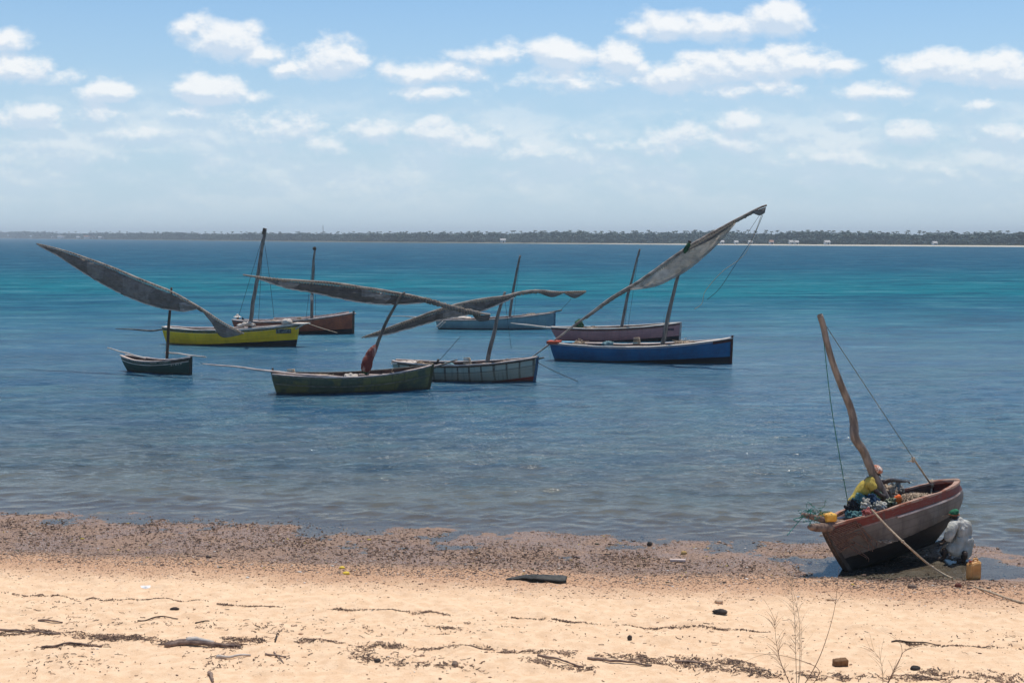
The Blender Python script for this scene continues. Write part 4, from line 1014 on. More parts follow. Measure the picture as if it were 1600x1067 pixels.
MB().ball(iv9 @ PB(1427, 718, .12), (.05, .04, .06), 8, 6, noise=.4).build('stay_block', ROPE, e9)
MB().tube([iv9 @ PB(1424, 720, .12), iv9 @ PB(1417, 721, .12)], [.02, .01], 5).build('rope_end', ROPE, e9)
rag(e9, iv9 @ PB(1456, 756, .35), (.10, .09, .08), ROPE, 'rope_knot', 2, .6)
l9([(1456, 757, .35), (1455, 772, .3)], .02, ROPE, 'rope')
l9([(1284, 500, .04), (1299, 635, .2), (1326, 792, .33)], .009, GREENL, 'forestay', sag=.0)
# bow timbers
def w9(pts, r, name, mat, jit=.05, k=9, n=10): return MB().tube(interp([iv9 @ PB(*p) for p in pts], n), r, k, jit=jit).build(name, mat, e9, True)
w9([(1316, 818, .0), (1296, 815, .02), (1272, 808, .03), (1254, 804, .05)], [.085, .08, .075, .07, .07, .065, .06, .06, .05, .045], 'bow_timber', DRIFT)
w9([(1308, 822, .0), (1285, 824, -.03), (1263, 823, -.05)], [.09, .10, .10, .10, .09, .09, .085, .08, .06, .03], 'bow_timber', DRIFT, .1)
w9([(1322, 809, .15), (1305, 811, .1), (1290, 815, .05)], .035, 'bow_plank', PINKW)
# far side plank standing proud at the bow
w9([(1345, 794, .55), (1326, 803, .36), (1306, 812, .14)], [.03, .05, .05, .06, .06, .06, .05, .05, .04, .03], 'side_board', INNER)
# teal net scraps at the tip
rr_ = random.Random(3)
for nm, mt_, c_, n_, sp_ in (('net_scrap', TEAL, (1262, 803, .04), 26, .16), ('net_scrap', GREENL, (1280, 806, .03), 18, .2)):
    b = MB(); c0 = iv9 @ PB(*c_)
    for k in range(n_):
        p = c0+Vector([rr_.gauss(0, sp_*.5) for _ in range(3)]); pts = [p]
        for q_ in range(4): pts.append(pts[-1]+Vector([rr_.gauss(0, .04) for _ in range(3)]))
        b.tube(interp(pts, 8), .006, 4)
    b.build(nm, mt_, e9, True)
l9([(1256, 806, .05), (1245, 818, .05), (1230, 836, .05)], .008, TEAL, 'loose_cord'); l9([(1256, 807, .05), (1240, 811, .05), (1248, 815, .05)], .008, TEAL, 'loose_cord')
# brown line wound round the stem and hanging in loops
b = MB()
for k in range(15):
    u = k/14; uu = .90-.42*u; tk = .035+.05*rr_.random()
    a_ = h9.pt(tk+.07*(1-u)+.02, uu+.08, -1)+Vector((0, -.022, 0)); m_1 = h9.pt(0, uu+rr_.uniform(-.02, .02), -1); m_1.y = 0; m_1.x -= .055
    c_ = h9.pt(tk+.03, uu+.06, 1)+Vector((0, .022, 0)); d_ = h9.pt(tk+.10+.05*rr_.random(), max(.25, uu-.16-.25*rr_.random()), -1)+Vector((0, -.05, 0))
    b.tube(interp([c_, m_1, h9.pt(.02, uu+.03, -1)+Vector((-.01, -.03, 0)), a_], 14), .011, 5)
    if k % 2 == 0: b.tube(interp([a_, (a_+d_)/2+Vector((-.05, -.04, 0)), d_, d_+Vector((-.02, -.01, -.18*rr_.random()))], 12), .008, 5)
b.build('rope_coil', simple('brown_line', (.16, .08, .05), (.32, .18, .12), 30), e9, True)

# mooring warp ashore
Y0 = PB(1364, 797, -.60).y-.03
Q = [AT(1362, 796, Y0), AT(1390, 826, Y0-.35), AT(1425, 859, Y0-.75), AT(1460, 888, 24.9), AT(1500, 909, 24.5), GG(1545, 928)+Vector((0, 0, .05)), GG(1590, 941)+Vector((0, 0, .02)), GG(1680, 962)+Vector((0, 0, .02))]
Qi = interp(Q, 90); b = MB(); b.tube(Qi, .020, 7, jit=.12)
for k in (14, 30, 43, 60): b.ball(Qi[k], .034, 7, 5, noise=.4, seed=k)
for st_ in (0, 2.1, 4.2):          # strands laid round the rope
    b.tube([p+Vector((math.cos(i*1.4+st_)*.6, math.cos(i*1.4+st_)*.6, math.sin(i*1.4+st_)))*.016 for i, p in enumerate(interp(Q, 260))], .010, 4)
tag(b.build('mooring_rope', ROPE, None, True), 'thick pale rope from the stranded boat across the shingle to the right edge', 'rope')
rag(None, (0, 0, 0), .1, ROPE) if False else None

CREASE = bpy.data.textures.new('creases', 'MUSGRAVE'); CREASE.noise_scale = .07
CREASE.musgrave_type = 'RIDGED_MULTIFRACTAL' if hasattr(CREASE, 'musgrave_type') else None
# cargo in the stranded boat: each bundle is its own thing
def bundle(px, py, Yv, r, mat, name, label, cat, seed, noise=.5):
    c = PB(px, py, Yv); o = MB().ball((0, 0, 0), r, 20, 14, None, noise, seed, 2.6).build(name, mat, None, True); o.location = c
    md = o.modifiers.new('sub', 'SUBSURF'); md.levels = md.render_levels = 2
    dm = o.modifiers.new('creases', 'DISPLACE'); dm.texture = CREASE; dm.strength = .075; dm.mid_level = .5
    return tag(o, label, cat)
SACKW = simple('white_sack', (.36, .34, .28), (.60, .56, .48), 5); TEALC = simple('blue_green_sheet', (.04, .12, .13), (.16, .30, .28), 5)
NAVY = simple('navy_sheet', (.01, .03, .07), (.03, .07, .13), 5); LIME = simple('green_white_sack', (.08, .28, .05), (.55, .70, .35), 6, lo=.45, hi=.55)
bundle(1366, 774, 0.12, (.13, .12, .12), LIME, 'sack', 'bright green and white sack just left of the crooked mast', 'sack', 1)
bundle(1362, 785, -0.05, (.17, .15, .14), NAVY, 'tarp_bundle', 'dark navy sheet bundle below the green and white sack', 'bundle', 2)
bundle(1374, 791, -0.2, (.17, .13, .10), SACKW, 'sack', 'white sack against the left side of the crooked mast foot', 'sack', 3)
bundle(1353, 789, -0.15, (.09, .08, .13), SACKW, 'sack', 'small upright white sack left of the navy bundle', 'sack', 4)
bundle(1344, 784, 0.15, (.16, .14, .14), TEALC, 'tarp_bundle', 'blue green sheet bundle beside the seated man in yellow', 'bundle', 5)
bundle(1336, 806, -0.08, (.20, .13, .10), TEALC, 'tarp_bundle', 'pale green sheet bundle at the near bow gunwale', 'bundle', 6)
bundle(1331, 797, 0.2, (.14, .14, .2), DSHORT, 'cloth_bundle', 'dark brown cloth heap behind the man in yellow', 'bundle', 7)
bundle(1357, 801, -0.42, (.13, .10, .07), simple('dull_red_cloth', (.2, .03, .03), (.42, .16, .14), 6), 'cloth_bundle', 'dull red cloth where the thick rope meets the gunwale', 'bundle', 8)
bundle(1388, 772, 0.3, (.22, .2, .16), NETB, 'cloth_bundle', 'mottled grey brown bundle right behind the crooked mast', 'bundle', 9)
bundle(1381, 757, 0.5, (.09, .1, .11), SACKW, 'sack', 'small white sack right of the man in yellow, under his arm', 'sack', 10)
bundle(1398, 764, 0.45, (.2, .2, .12), simple('grey_bundle', (.10, .10, .09), (.30, .29, .27), 7), 'cloth_bundle', 'grey bundle under the outstretched arm of the man in yellow', 'bundle', 11)
bundle(1393, 786, -0.2, (.15, .12, .10), simple('olive_net', (.10, .12, .06), (.35, .36, .26), 18), 'cloth_bundle', 'olive green heap right of the crooked mast foot', 'bundle', 12)
o = MB().tube([(0, 0, -.12), (0, 0, -.10), (0, 0, .05), (0, 0, .09), (0, 0, .12)], [.05, .085, .085, .05, .03], 14).build('net_float', ORANGE, None, True); o.location = PB(1402.5, 781, -.28); o.rotation_euler = (.3, .2, 0)
tag(o, 'bright orange plastic float standing right of the crooked mast', 'float')
def net_heap(name, c, size, n, mat, label, seed, r=.007):
    rr = random.Random(seed); b = MB()
    b.ball((0, 0, -.02), (size[0]*.85, size[1]*.85, size[2]*.7), 20, 12, None, .5, seed, 3)
    for k in range(n):
        a = rr.uniform(0, 6.28); q_ = math.sqrt(rr.random()); p = Vector((math.cos(a)*q_*size[0], math.sin(a)*q_*size[1], 0)); p.z = size[2]*(1-q_*q_)**.5*rr.uniform(.6, 1.05)
        dr = rr.uniform(0, 6.28); pts = [p]
        for j in range(6):
            dr += rr.uniform(-1.1, 1.1); nx = pts[-1]+Vector((math.cos(dr), math.sin(dr), 0))*.07; qq = min(1, (nx.x/size[0])**2+(nx.y/size[1])**2); nx.z = size[2]*math.sqrt(max(0, 1-qq))*.85+rr.uniform(0, .04); pts.append(nx)
        b.tube(interp(pts, 12), r*rr.uniform(.7, 1.4), 4)
    o = b.build(name, mat, None, True); o.location = c; return tag(o, label, 'net')
net_heap('fishing_net', Ms @ Vector((1.05, .05, .78)), (.60, .42, .40), 300, NETB, 'tangled brown net heap filling the stern of the stranded boat', 5, .009)
net_heap('fishing_net', Ms @ Vector((-1.0, .04, .62)), (.50, .26, .30), 220, simple('beige_net', (.28, .22, .17), (.66, .56, .46), 12), 'beige tangled net at the bow of the stranded boat', 8, .008)

# jerrycans
def jerrycan(name, c, mat, rz, s_, label, tilt=0):
    e = empty(name, Matrix.Translation(c) @ Matrix.Rotation(rz, 4, 'Z') @ Matrix.Rotation(tilt, 4, 'X'), label, 'jerrycan')
    b = bpy.data.meshes.new('x'); import bmesh
    bm = bmesh.new(); bmesh.ops.create_cube(bm, size=1)
    for v in bm.verts:
        v.co.x *= .27*s_; v.co.y *= .16*s_; v.co.z = (v.co.z+.5)*.36*s_
        if v.co.z > .1: v.co.x *= .96; 
    bmesh.ops.subdivide_edges(bm, edges=bm.edges[:], cuts=4, use_grid_fill=True)
    for v in bm.verts:          # sloping shoulder, pressed panels
        z = v.co.z/(.36*s_); x = v.co.x/(.135*s_)
        if z > .7: v.co.z -= (z-.7)*max(0, -x-.1)*.16*s_
        if abs(v.co.y) > .07*s_ and abs(x) < .6 and .2 < z < .7: v.co.y *= .88
    bmesh.ops.bevel(bm, geom=[e_ for e_ in bm.edges if len(e_.link_faces) == 2 and e_.calc_face_angle(0) > .9], offset=.02*s_, segments=3, affect='EDGES')
    bm.to_mesh(b); bm.free(); b.materials.append(mat); b.polygons.foreach_set('use_smooth', np.ones(len(b.polygons), dtype=bool))
    o = bpy.data.objects.new('body', b); COL.objects.link(o); o.parent = e
    MB().tube(interp([(-.02*s_, 0, .34*s_), (-.01*s_, 0, .40*s_), (.08*s_, 0, .40*s_), (.10*s_, 0, .35*s_)], 10), .018*s_, 7).build('handle', mat, e, True)
    MB().tube([(-.09*s_, 0, .30*s_), (-.095*s_, 0, .36*s_)], [.028*s_, .03*s_], 10).build('spout', mat, e, True)
    MB().tube([(-.095*s_, 0, .36*s_), (-.097*s_, 0, .38*s_)], [.034*s_, .032*s_], 10).build('cap', simple('dark_red_cap', (.12, .02, .02), (.25, .05, .03), 9) if 'dark_red_cap' not in MATS else MATS['dark_red_cap'], e, True)
    return e
jerrycan('jerrycan', GG(1521, 904)+Vector((0, 0, -.01)), TCAN, R(25), 1.0, 'tan plastic jerrycan standing on the wet shingle behind the crouching man')
jc = jerrycan('jerrycan', AT(1293, 818, 26.0), YCAN, R(10), .95, 'yellow plastic jerrycan lying on the bow timbers of the stranded boat')
jc.matrix_world = Matrix.Translation(AT(1282, 810.5, 25.65)) @ Matrix.Rotation(R(8), 4, 'Z') @ Matrix.Rotation(R(90), 4, 'Y') @ Matrix.Rotation(R(90), 4, 'Z')
jc.matrix_world = Matrix.Translation(PB(1293, 806.5, .04)) @ Matrix.Rotation(R(12), 4, 'Z') @ Matrix.Rotation(R(-90), 4, 'X') @ Matrix.Translation((0, .0, -.18))

# ---- man in yellow, sitting in the stranded boat
Yp = YB(1352, 770, .22)
e = empty('person', Matrix.Translation(AT(1338, 800, Yp)), 'man in yellow shirt and orange white cap sitting bent forward in the stranded boat', 'person')
iv = e.matrix_world.inverted()
q = lambda x, y, Yv=Yp, r=.1: tuple(AT(x, y, Yv))+(r,)
hd = AT(1369.5, 737, Yp)
hc, f_, u_, s_ = head_chains(hd, (.75, -.45, -.55), (.45, 0, .9), .108)
farh = PB(1419, 751.5, .60); nearh = PB(1396, 774, .05)
ch = hc+[[q(1366, 744, Yp, .055), q(1361, 750, Yp, .062)],
    [q(1359, 752, Yp, .115), q(1352, 762, Yp, .13), q(1344, 774, Yp, .125), q(1337, 785, Yp, .135)], [q(1359, 752, Yp-.15, .075), q(1360, 752, Yp+.17, .075)],
    [q(1361, 752, Yp+.2, .058), q(1380, 753, Yp+.33, .048), q(1393, 750, Yp+.42, .04), tuple(farh-Vector((.09, .05, 0)))+(.028,)],
    [q(1359, 754, Yp-.18, .058), q(1367, 765, Yp-.25, .046), q(1377, 774, Yp-.2, .042), tuple(nearh-Vector((.1, 0, 0)))+(.028,)],
    [q(1338, 786, Yp-.1, .10), q(1350, 780, Yp-.15, .09), q(1362, 784, Yp-.2, .07), q(1358, 800, Yp-.2, .058), q(1356, 818, Yp-.18, .04), q(1362, 821, Yp-.22, .035)],
    [q(1338, 786, Yp+.1, .10), q(1351, 778, Yp+.15, .09), q(1364, 780, Yp+.2, .07), q(1362, 797, Yp+.2, .058), q(1360, 814, Yp+.18, .04), q(1366, 818, Yp+.18, .035)]]
ch += hand(farh-Vector((.09, .05, 0)), (1, .45, -.05), (0, 0, -1), 1.0, .45, 1)+hand(nearh-Vector((.1, 0, 0)), (1, 0, -.25), (0, -.1, -1), 1.0, .5, -1)
body_mesh('body', ch, SKIN, e, iv, .0085, 3)
body_mesh('shirt', [[q(1361, 749.5, Yp, .085), q(1359, 752, Yp, .145), q(1352, 762, Yp, .165), q(1344, 774, Yp, .16), q(1336, 787, Yp, .165)], [q(1359, 752, Yp-.15, .10), q(1360, 752, Yp+.17, .10)],
    [q(1361, 752, Yp+.2, .085), q(1370, 754, Yp+.27, .08)], [q(1359, 754, Yp-.18, .085), q(1364, 761, Yp-.23, .085)]], YSHIRT, e, iv, .012, 4, .022, 3)
body_mesh('shorts', [[q(1337, 787, Yp, .15)], [q(1338, 787, Yp-.1, .12), q(1350, 781, Yp-.15, .115), q(1359, 783, Yp-.19, .10)], [q(1338, 787, Yp+.1, .12), q(1351, 779, Yp+.15, .115), q(1360, 780, Yp+.19, .10)]], DSHORT, e, iv, .014, 4, .012, 9)
capc = hd+u_*.05-f_*.012; b = MB()
rotm = Matrix((s_, f_, u_)).transposed()
b.ball(capc, (.108, .122, .088), 16, 10, rotm, .06, 3)
b.build('cap', simple('orange_white_cap', (.45, .16, .09), (.75, .62, .52), 14, lo=.47, hi=.53), e, True, iv)
for sg in (-1, 1):
    MB().ball(hd+f_*.094+s_*.036*sg+u_*.018, .012, 8, 6).build('eye', simple('eye_white', (.6, .58, .55), (.7, .68, .65), 5) if 'eye_white' not in MATS else MATS['eye_white'], e, True, iv)

# ---- man in white, crouching at the stern
Yp = 26.15
base = GG(1495, 880)
e = empty('person', Matrix.Translation(base), 'man in long loose white shirt and green cap crouching in the shallows by the hull', 'person')
iv = e.matrix_world.inverted()
q = lambda x, y, Yv=Yp, r=.1: tuple(AT(x, y, Yv))+(r,)
hd = AT(1491.5, 804, Yp+.05)
hc, f_, u_, s_ = head_chains(hd, (-.75, .45, -.5), (-.3, 0, 1), .108)
lh = AT(1476, 846, Yp-.05); rh = AT(1470, 849, Yp+.25)
fl, fr_ = GG(1474, 876), GG(1506, 879)
def up(p, z): return (p.x, p.y, p.z+z)
ch = hc+[[q(1494, 811, Yp, .055), q(1498, 817, Yp, .065)], [q(1500, 820, Yp, .12), q(1503, 835, Yp, .13), q(1503, 853, Yp, .145)], [q(1490, 819, Yp-.05, .07), q(1511, 821, Yp+.02, .07)],
    [q(1489, 821, Yp-.12, .055), q(1483, 837, Yp-.22, .045), tuple(lh+Vector((.03, 0, .05)))+(.03,)], [q(1492, 820, Yp+.2, .055), q(1482, 835, Yp+.3, .045), tuple(rh+Vector((.03, 0, .04)))+(.03,)],
    [q(1500, 857, Yp, .11), q(1484, 855, Yp+.06, .085), q(1475, 860, Yp+.06, .06), (fl.x+.03, fl.y-.02, fl.z+.22, .055), up(fl, .06)+(.042,), (fl.x-.10, fl.y+.05, fl.z+.03, .035)],
    [q(1505, 857, Yp, .11), q(1503, 863, Yp+.06, .07), (fr_.x+.01, fr_.y-.05, fr_.z+.2, .06), up(fr_, .06)+(.042,), (fr_.x-.10, fr_.y+.06, fr_.z+.03, .035)]]
ch += hand(lh+Vector((.03, 0, .05)), (-.5, .2, -.85), (-.7, 0, .4), 1, .45, 1)+hand(rh+Vector((.03, 0, .04)), (-.5, .2, -.85), (-.7, 0, .4), 1, .45, -1)
body_mesh('body', ch, SKIN, e, iv, .0085, 3)
body_mesh('long_shirt', [[q(1497.5, 814, Yp, .095), q(1500, 820, Yp, .165), q(1502, 832, Yp, .17), q(1503, 845, Yp, .18), q(1503, 856, Yp-.02, .175)], [q(1490, 819, Yp-.06, .10), q(1510, 821, Yp+.02, .10), q(1511, 838, Yp, .08)], [q(1508, 846, Yp-.02, .17), q(1506, 862, Yp-.06, .16)], [q(1498, 846, Yp-.05, .16), q(1494, 861, Yp-.10, .13)],
    [q(1489, 821, Yp-.12, .10), q(1484, 834, Yp-.21, .10), q(1481, 840, Yp-.2, .085)], [q(1492, 820, Yp+.2, .10), q(1484, 834, Yp+.29, .085)], [q(1494, 855, Yp-.1, .13), q(1486, 857, Yp-.12, .11)]], WSHIRT, e, iv, .012, 4, .032, 4)
body_mesh('trousers', [[q(1500, 858, Yp, .12), q(1484, 856, Yp+.06, .10), q(1475, 861, Yp+.06, .085), (fl.x+.03, fl.y-.02, fl.z+.15, .06)], [q(1505, 858, Yp, .12), q(1503, 864, Yp+.06, .08), (fr_.x+.01, fr_.y-.0, fr_.z+.12, .06)]], DSHORT, e, iv, .014, 4, .014, 6)
rotm = Matrix((s_, f_, u_)).transposed()
MB().ball(hd+u_*.045-f_*.01, (.100, .112, .070), 16, 10, rotm, .06, 2).build('cap', simple('green_cap', (.012, .09, .05), (.03, .18, .09), 12), e, True, iv)
MB().tube([hd+u_*.02+Vector((math.cos(a)*.098, math.sin(a)*.098, -.01)) for a in np.linspace(0, 6.28, 20)], .014, 6).build('cap_band', simple('orange_band', (.25, .08, .04), (.4, .16, .08), 12), e, True, iv)

# ------------------------------------------------------------------ beach finds
def stick(px0, py0, px1, py1, r, mat, name, label, cat='driftwood', bend=.05, seed=0, lift=.02, fork=None):
    a, c = GG(px0, py0), GG(px1, py1); n = 12; pts = []
    for i in range(n):
        p = a.lerp(c, i/(n-1)); p.z = gz(p.x, p.y)+r*.6+lift*math.sin(math.pi*i/(n-1)); pts.append(p)
    L_ = (c-a).length
    pts = [p+Vector((0, bend*L_*mnoise.noise(Vector((i*.35, seed, 0))), 0)) for i, p in enumerate(pts)]
    b = MB().tube(pts, [r*(1.0+.25*mnoise.noise(Vector((i*.6, seed, 3)))-.45*i/n) for i in range(n)], 8, jit=.12)
    if fork:
        p = pts[fork]; b.tube([p, p+Vector((.08, .02, .10)), p+Vector((.11, .03, .19))], [r*.5, r*.4, r*.25], 6)
    c0 = pts[0].copy(); b.v = [tuple(Vector(v)-c0) for v in b.v]
    o = b.build(name, mat, None, True); o.location = c0; return tag(o, label, cat)
stick(258, 1010, 366, 1012, .042, DRIFT, 'driftwood_branch', 'thick long reddish brown branch lying lowest in the driftwood pile, lower left', seed=1, fork=None)
stick(292, 1003, 334, 1006, .048, PALEW, 'driftwood_branch', 'stout tan log stub on top of the driftwood pile, lower left', seed=2)
stick(262, 1006, 292, 1002, .035, DRIFT, 'driftwood_branch', 'short dark reddish log end left of the tan log stub', seed=3)
stick(330, 1011, 376, 1010, .022, DRIFT, 'driftwood_branch', 'thin brown branch end right of the driftwood pile', seed=4)
stick(338, 1027, 392, 1024.5, .026, PALEW, 'driftwood_branch', 'pale stick lying alone below right of the driftwood pile', seed=5)
stick(415, 1022, 447, 1027, .018, DRIFT, 'driftwood_branch', 'brown stick lying flat, crossed by another, right of the pale stick', seed=6)
stick(428, 1019, 443, 1036, .012, DRIFT, 'driftwood_branch', 'thin stick leaning across the flat brown stick', seed=7)
stick(0, 985, 95, 991, .022, DRIFT, 'driftwood_branch', 'long thin branch at the left edge of the picture', seed=8)
stick(60, 970, 98, 973, .018, DRIFT, 'driftwood_branch', 'short thin branch above the long one at the left edge', seed=9)
stick(215, 970, 278, 967, .014, WOODD, 'driftwood_branch', 'thin dark stick above the driftwood pile, lower left', seed=10)
stick(305, 974, 327, 970.5, .014, WOODD, 'driftwood_branch', 'very short dark stick right of the thin dark stick', seed=11)
stick(918, 1029, 1018, 1040, .022, DRIFT, 'driftwood_branch', 'long pale edged stick at the bottom, right of centre', seed=12)
stick(840, 1024, 912, 1043, .020, DRIFT, 'driftwood_branch', 'slanting dark stick at the bottom centre left of the longer stick', seed=13)
stick(1055, 1033, 1110, 1042, .022, DRIFT, 'driftwood_branch', 'dark stick at the bottom near the dry stems, left of them', seed=14)
stick(65, 1012, 160, 1010, .020, DRIFT, 'driftwood_branch', 'dark branch low at left between weed patches', seed=15)
stick(1393, 1003, 1470, 1008, .014, WOODD, 'driftwood_branch', 'thin dark stick on the sand below the stranded boat, to the right', seed=16)
stick(430, 1003, 436, 992, .014, WOODD, 'driftwood_branch', 'small upright curved twig right of the driftwood pile', seed=17, lift=.05)
stick(558, 1041, 562, 1052, .012, DRIFT, 'driftwood_branch', 'tiny curved brown stick at the very bottom left of centre', seed=18) if False else None
stick(327, 1052, 333, 1066, .028, DRIFT, 'seed_pod', 'small curved brown pod at the bottom edge, left', 'seed pod', bend=.4, seed=19)
# curved dark slab (bent sheet, open towards the sea side)
c0 = GG(838, 907); b = MB(); vs = []; n = 26; m_ = 10
for i in range(n):
    u = i/(n-1); x = (u-.5)*1.16
    rad = .135*(.16+.84*math.sin(math.pi*.55*u)**.8)*(1+.12*mnoise.noise(Vector((i*.5, 0, 0))))
    for sgn, off in ((1, 0), (-1, .016)):
        rng_ = range(m_) if sgn > 0 else range(m_-1, -1, -1)
        for j in rng_:
            a = math.pi*(.02+.80*j/(m_-1)); rr2 = rad-off+.008*mnoise.noise(Vector((i*.6, j*.6, 2)))
            vs.append(Vector((x+.03*mnoise.noise(Vector((j*.7, i*.2, 0))), math.cos(a)*rr2*1.7, math.sin(a)*rr2-.01+.02*math.sin(u*5))))
k = 2*m_
b.add(vs, [(i*k+j, i*k+(j+1) % k, (i+1)*k+(j+1) % k, (i+1)*k+j) for i in range(n-1) for j in range(k)]+[tuple(range(k))[::-1], tuple((n-1)*k+j for j in range(k))])
o = b.build('bark_slab', BLACKS, None, True); o.location = c0+Vector((0, 0, .005)); o.rotation_euler = (0, R(1), R(-3))
tag(o, 'dark curved slab lying on the shingle in the middle of the beach', 'debris')
def stone(px, py, r, mat, label, seed, name='stone', cat='stone'):
    c = GG(px, py); b = MB(); b.ball((0, 0, 0), r, 12, 8, None, .35, seed, 1.7); o = b.build(name, mat, None, True); o.location = c+Vector((0, 0, r[2]*.55)); return tag(o, label, cat)
o = MB().box((0, 0, 0), (.105, .06, .055)).build('wooden_block', BRICK); o.location = GG(1313, 1040)+Vector((0, 0, .05)); o.rotation_euler = (R(4), R(-3), R(10))
bv = o.modifiers.new('b', 'BEVEL'); bv.width = .018; bv.segments = 3; sb = o.modifiers.new('s', 'SUBSURF'); sb.subdivision_type = 'SIMPLE'; sb.levels = sb.render_levels = 3
tx = bpy.data.textures.new('rough', 'CLOUDS'); tx.noise_scale = .05; dm = o.modifiers.new('d', 'DISPLACE'); dm.texture = tx; dm.strength = .02
tag(o, 'rough reddish brown block on the sand between the dry plants', 'block')
DKS = simple('dark_stone', (.03, .025, .022), (.08, .065, .055), 12)
stone(1125, 958, (.13, .07, .05), DKS, 'flat dark stone on the sand left of the dry plants', 1)
stone(1015, 852, (.05, .05, .06), DKS, 'small black stone alone at the water line, right of centre', 2)
stone(273, 952, (.075, .04, .03), DKS, 'oval dark stone below the dark weed line, left', 3)
stone(984, 999, (.04, .04, .05), DKS, 'small upright dark stone on the sand right of centre', 4)
stone(1430, 1046, (.07, .05, .04), DKS, 'dark lump at the bottom right beyond the block', 5)
stone(590, 1033, (.05, .04, .03), DKS, 'small dark cube like lump bottom left of centre', 6)
stone(711, 1040, (.05, .05, .045), STONE, 'brown lump at the bottom just left of the picture centre', 7)
stone(1425, 918, (.09, .06, .045), STONE, 'grey rounded stone under the shadow of the stranded boat', 8)
stone(1497, 917, (.07, .05, .05), simple('red_stone', (.10, .03, .02), (.2, .07, .05), 9), 'dark red lump under the thick mooring rope', 9)
stone(1301, 938, (.10, .05, .03), simple('tan_stone', (.5, .33, .2), (.66, .47, .32), 9), 'flat tan stone below the bow of the stranded boat', 10)
stone(1123, 941, (.08, .05, .035), MATS['tan_stone'], 'tan stone above the flat dark stone', 11)
YELS = simple('yellow_rind', (.75, .50, .03), (.85, .62, .10), 9)
stone(541, 897, (.07, .05, .035), YELS, 'bright yellow scrap at the edge of the shingle', 12, 'yellow_scrap', 'litter')
stone(534, 888, (.06, .04, .03), YELS, 'smaller yellow scrap just above the bright one', 13, 'yellow_scrap', 'litter')
stone(1069, 865, (.07, .04, .04), simple('ochre', (.5, .3, .1), (.6, .4, .15), 9), 'ochre scrap in the wet shingle right of centre', 14, 'ochre_scrap', 'litter')
o = MB().box((0, 0, 0), (.16, .05, .02)).build('wood_scrap', PINKW); o.location = GG(1059, 877)+Vector((0, 0, .03)); o.rotation_euler = (0, 0, R(-4)); tag(o, 'pinkish flat board scrap in the wet shingle right of centre', 'debris')
c0 = GG(226, 917); b = MB(); b.ball((0, 0, 0), (.24, .09, .018), 24, 8, None, .7, 5, 3); o = b.build('pale_scrap', simple('white_plastic', (.72, .68, .64), (.85, .82, .78), 8), None, True); o.location = c0+Vector((0, 0, .012)); tag(o, 'thin whitish sheet lying flat on the sand at left', 'litter')

# pebbles, shell grit and weed: uncountable, one object each
ICO = np.array([(0, 0, 1), (.894, 0, .447), (.276, .851, .447), (-.724, .526, .447), (-.724, -.526, .447), (.276, -.851, .447), (.724, .526, -.447), (-.276, .851, -.447), (-.894, 0, -.447), (-.276, -.851, -.447), (.724, -.526, -.447), (0, 0, -1)])
IF = np.array([(0,1,2),(0,2,3),(0,3,4),(0,4,5),(0,5,1),(1,6,2),(2,7,3),(3,8,4),(4,9,5),(5,10,1),(6,7,2),(7,8,3),(8,9,4),(9,10,5),(10,6,1),(6,11,7),(7,11,8),(8,11,9),(9,11,10),(10,11,6)])
def scatter(name, pts, size, mat, label, flat=.5, seed=0, kind='stuff'):
    r_ = np.random.default_rng(seed); n = len(pts)
    z = groundz(pts[:, 0], pts[:, 1])
    sc = size[:, None]*np.stack([r_.uniform(.7, 1.5, n), r_.uniform(.6, 1.1, n), r_.uniform(.5, 1.0, n)*flat], -1)
    v = ICO[None]*(1+r_.normal(0, .16, (n, 12, 1)))*sc[:, None, :]
    a = r_.uniform(-.9, .9, n); ca, sa = np.cos(a)[:, None], np.sin(a)[:, None]
    x = v[..., 0]*ca-v[..., 1]*sa; y = v[..., 0]*sa+v[..., 1]*ca
    V = np.stack([x+pts[:, 0:1], y+pts[:, 1:2], v[..., 2]+(z+sc[:, 2]*.35)[:, None]], -1).reshape(-1, 3)
    Fc = (IF[None]+np.arange(n)[:, None, None]*12).reshape(-1, 3)
    o = mesh_obj(name, V, Fc, mat, None, False); tag(o, label, kind=kind); return o
def band(n, f0, f1, seed, xr=14.5):
    """points with distance inland of the wet edge between f0..f1 (m)"""
    r_ = np.random.default_rng(seed); x = r_.uniform(-xr, xr, n); d = r_.uniform(0, 1, n)
    y = shoreY(x)-wetW(x)-(f0+(f1-f0)*d); return np.stack([x, y], -1), r_
def speck(name, stops):
    m, t = newmat(name); g_ = t.n('ShaderNodeNewGeometry', out='Random Per Island')
    cr = t.t.nodes.new('ShaderNodeValToRGB'); t.L.new(g_, cr.inputs[0]); cr.color_ramp.interpolation = 'CONSTANT'
    els = cr.color_ramp.elements
    for i, (p_, c_) in enumerate(stops):
        e_ = els[i] if i < 2 else els.new(p_)
        e_.position = p_; e_.color = c_+(1,)
    finish(t, cr.outputs[0], .6, .3); return m
WETP = speck('wet_pebbles', [(0, (.09, .055, .038)), (.2, (.16, .10, .07)), (.42, (.26, .175, .125)), (.68, (.42, .29, .21)), (.9, (.05, .06, .03)), (.95, (.55, .50, .44)), (.985, (.55, .40, .06))])
DRYP = speck('dry_pebbles', [(0, (.20, .11, .065)), (.3, (.34, .20, .12)), (.55, (.5, .31, .19)), (.75, (.64, .45, .30)), (.9, (.12, .08, .055)), (.95, (.75, .66, .56))])
pts, r_ = band(70000, -4.5, .9, 31)
keep = (pts[:, 1] < shoreY(pts[:, 0])+.35) & (fbm(pts[:, 0], pts[:, 1], .9, 3, 12)+r_.normal(0, .12, len(pts)) > .40)
pts = pts[keep]; scatter('wet_shingle', pts, np.exp(r_.normal(-4.6, .5, len(pts))), WETP, 'dark wet stones and weed scraps along the water line', .55, 3)
pts, r_ = band(36000, -.3, 2.4, 32)
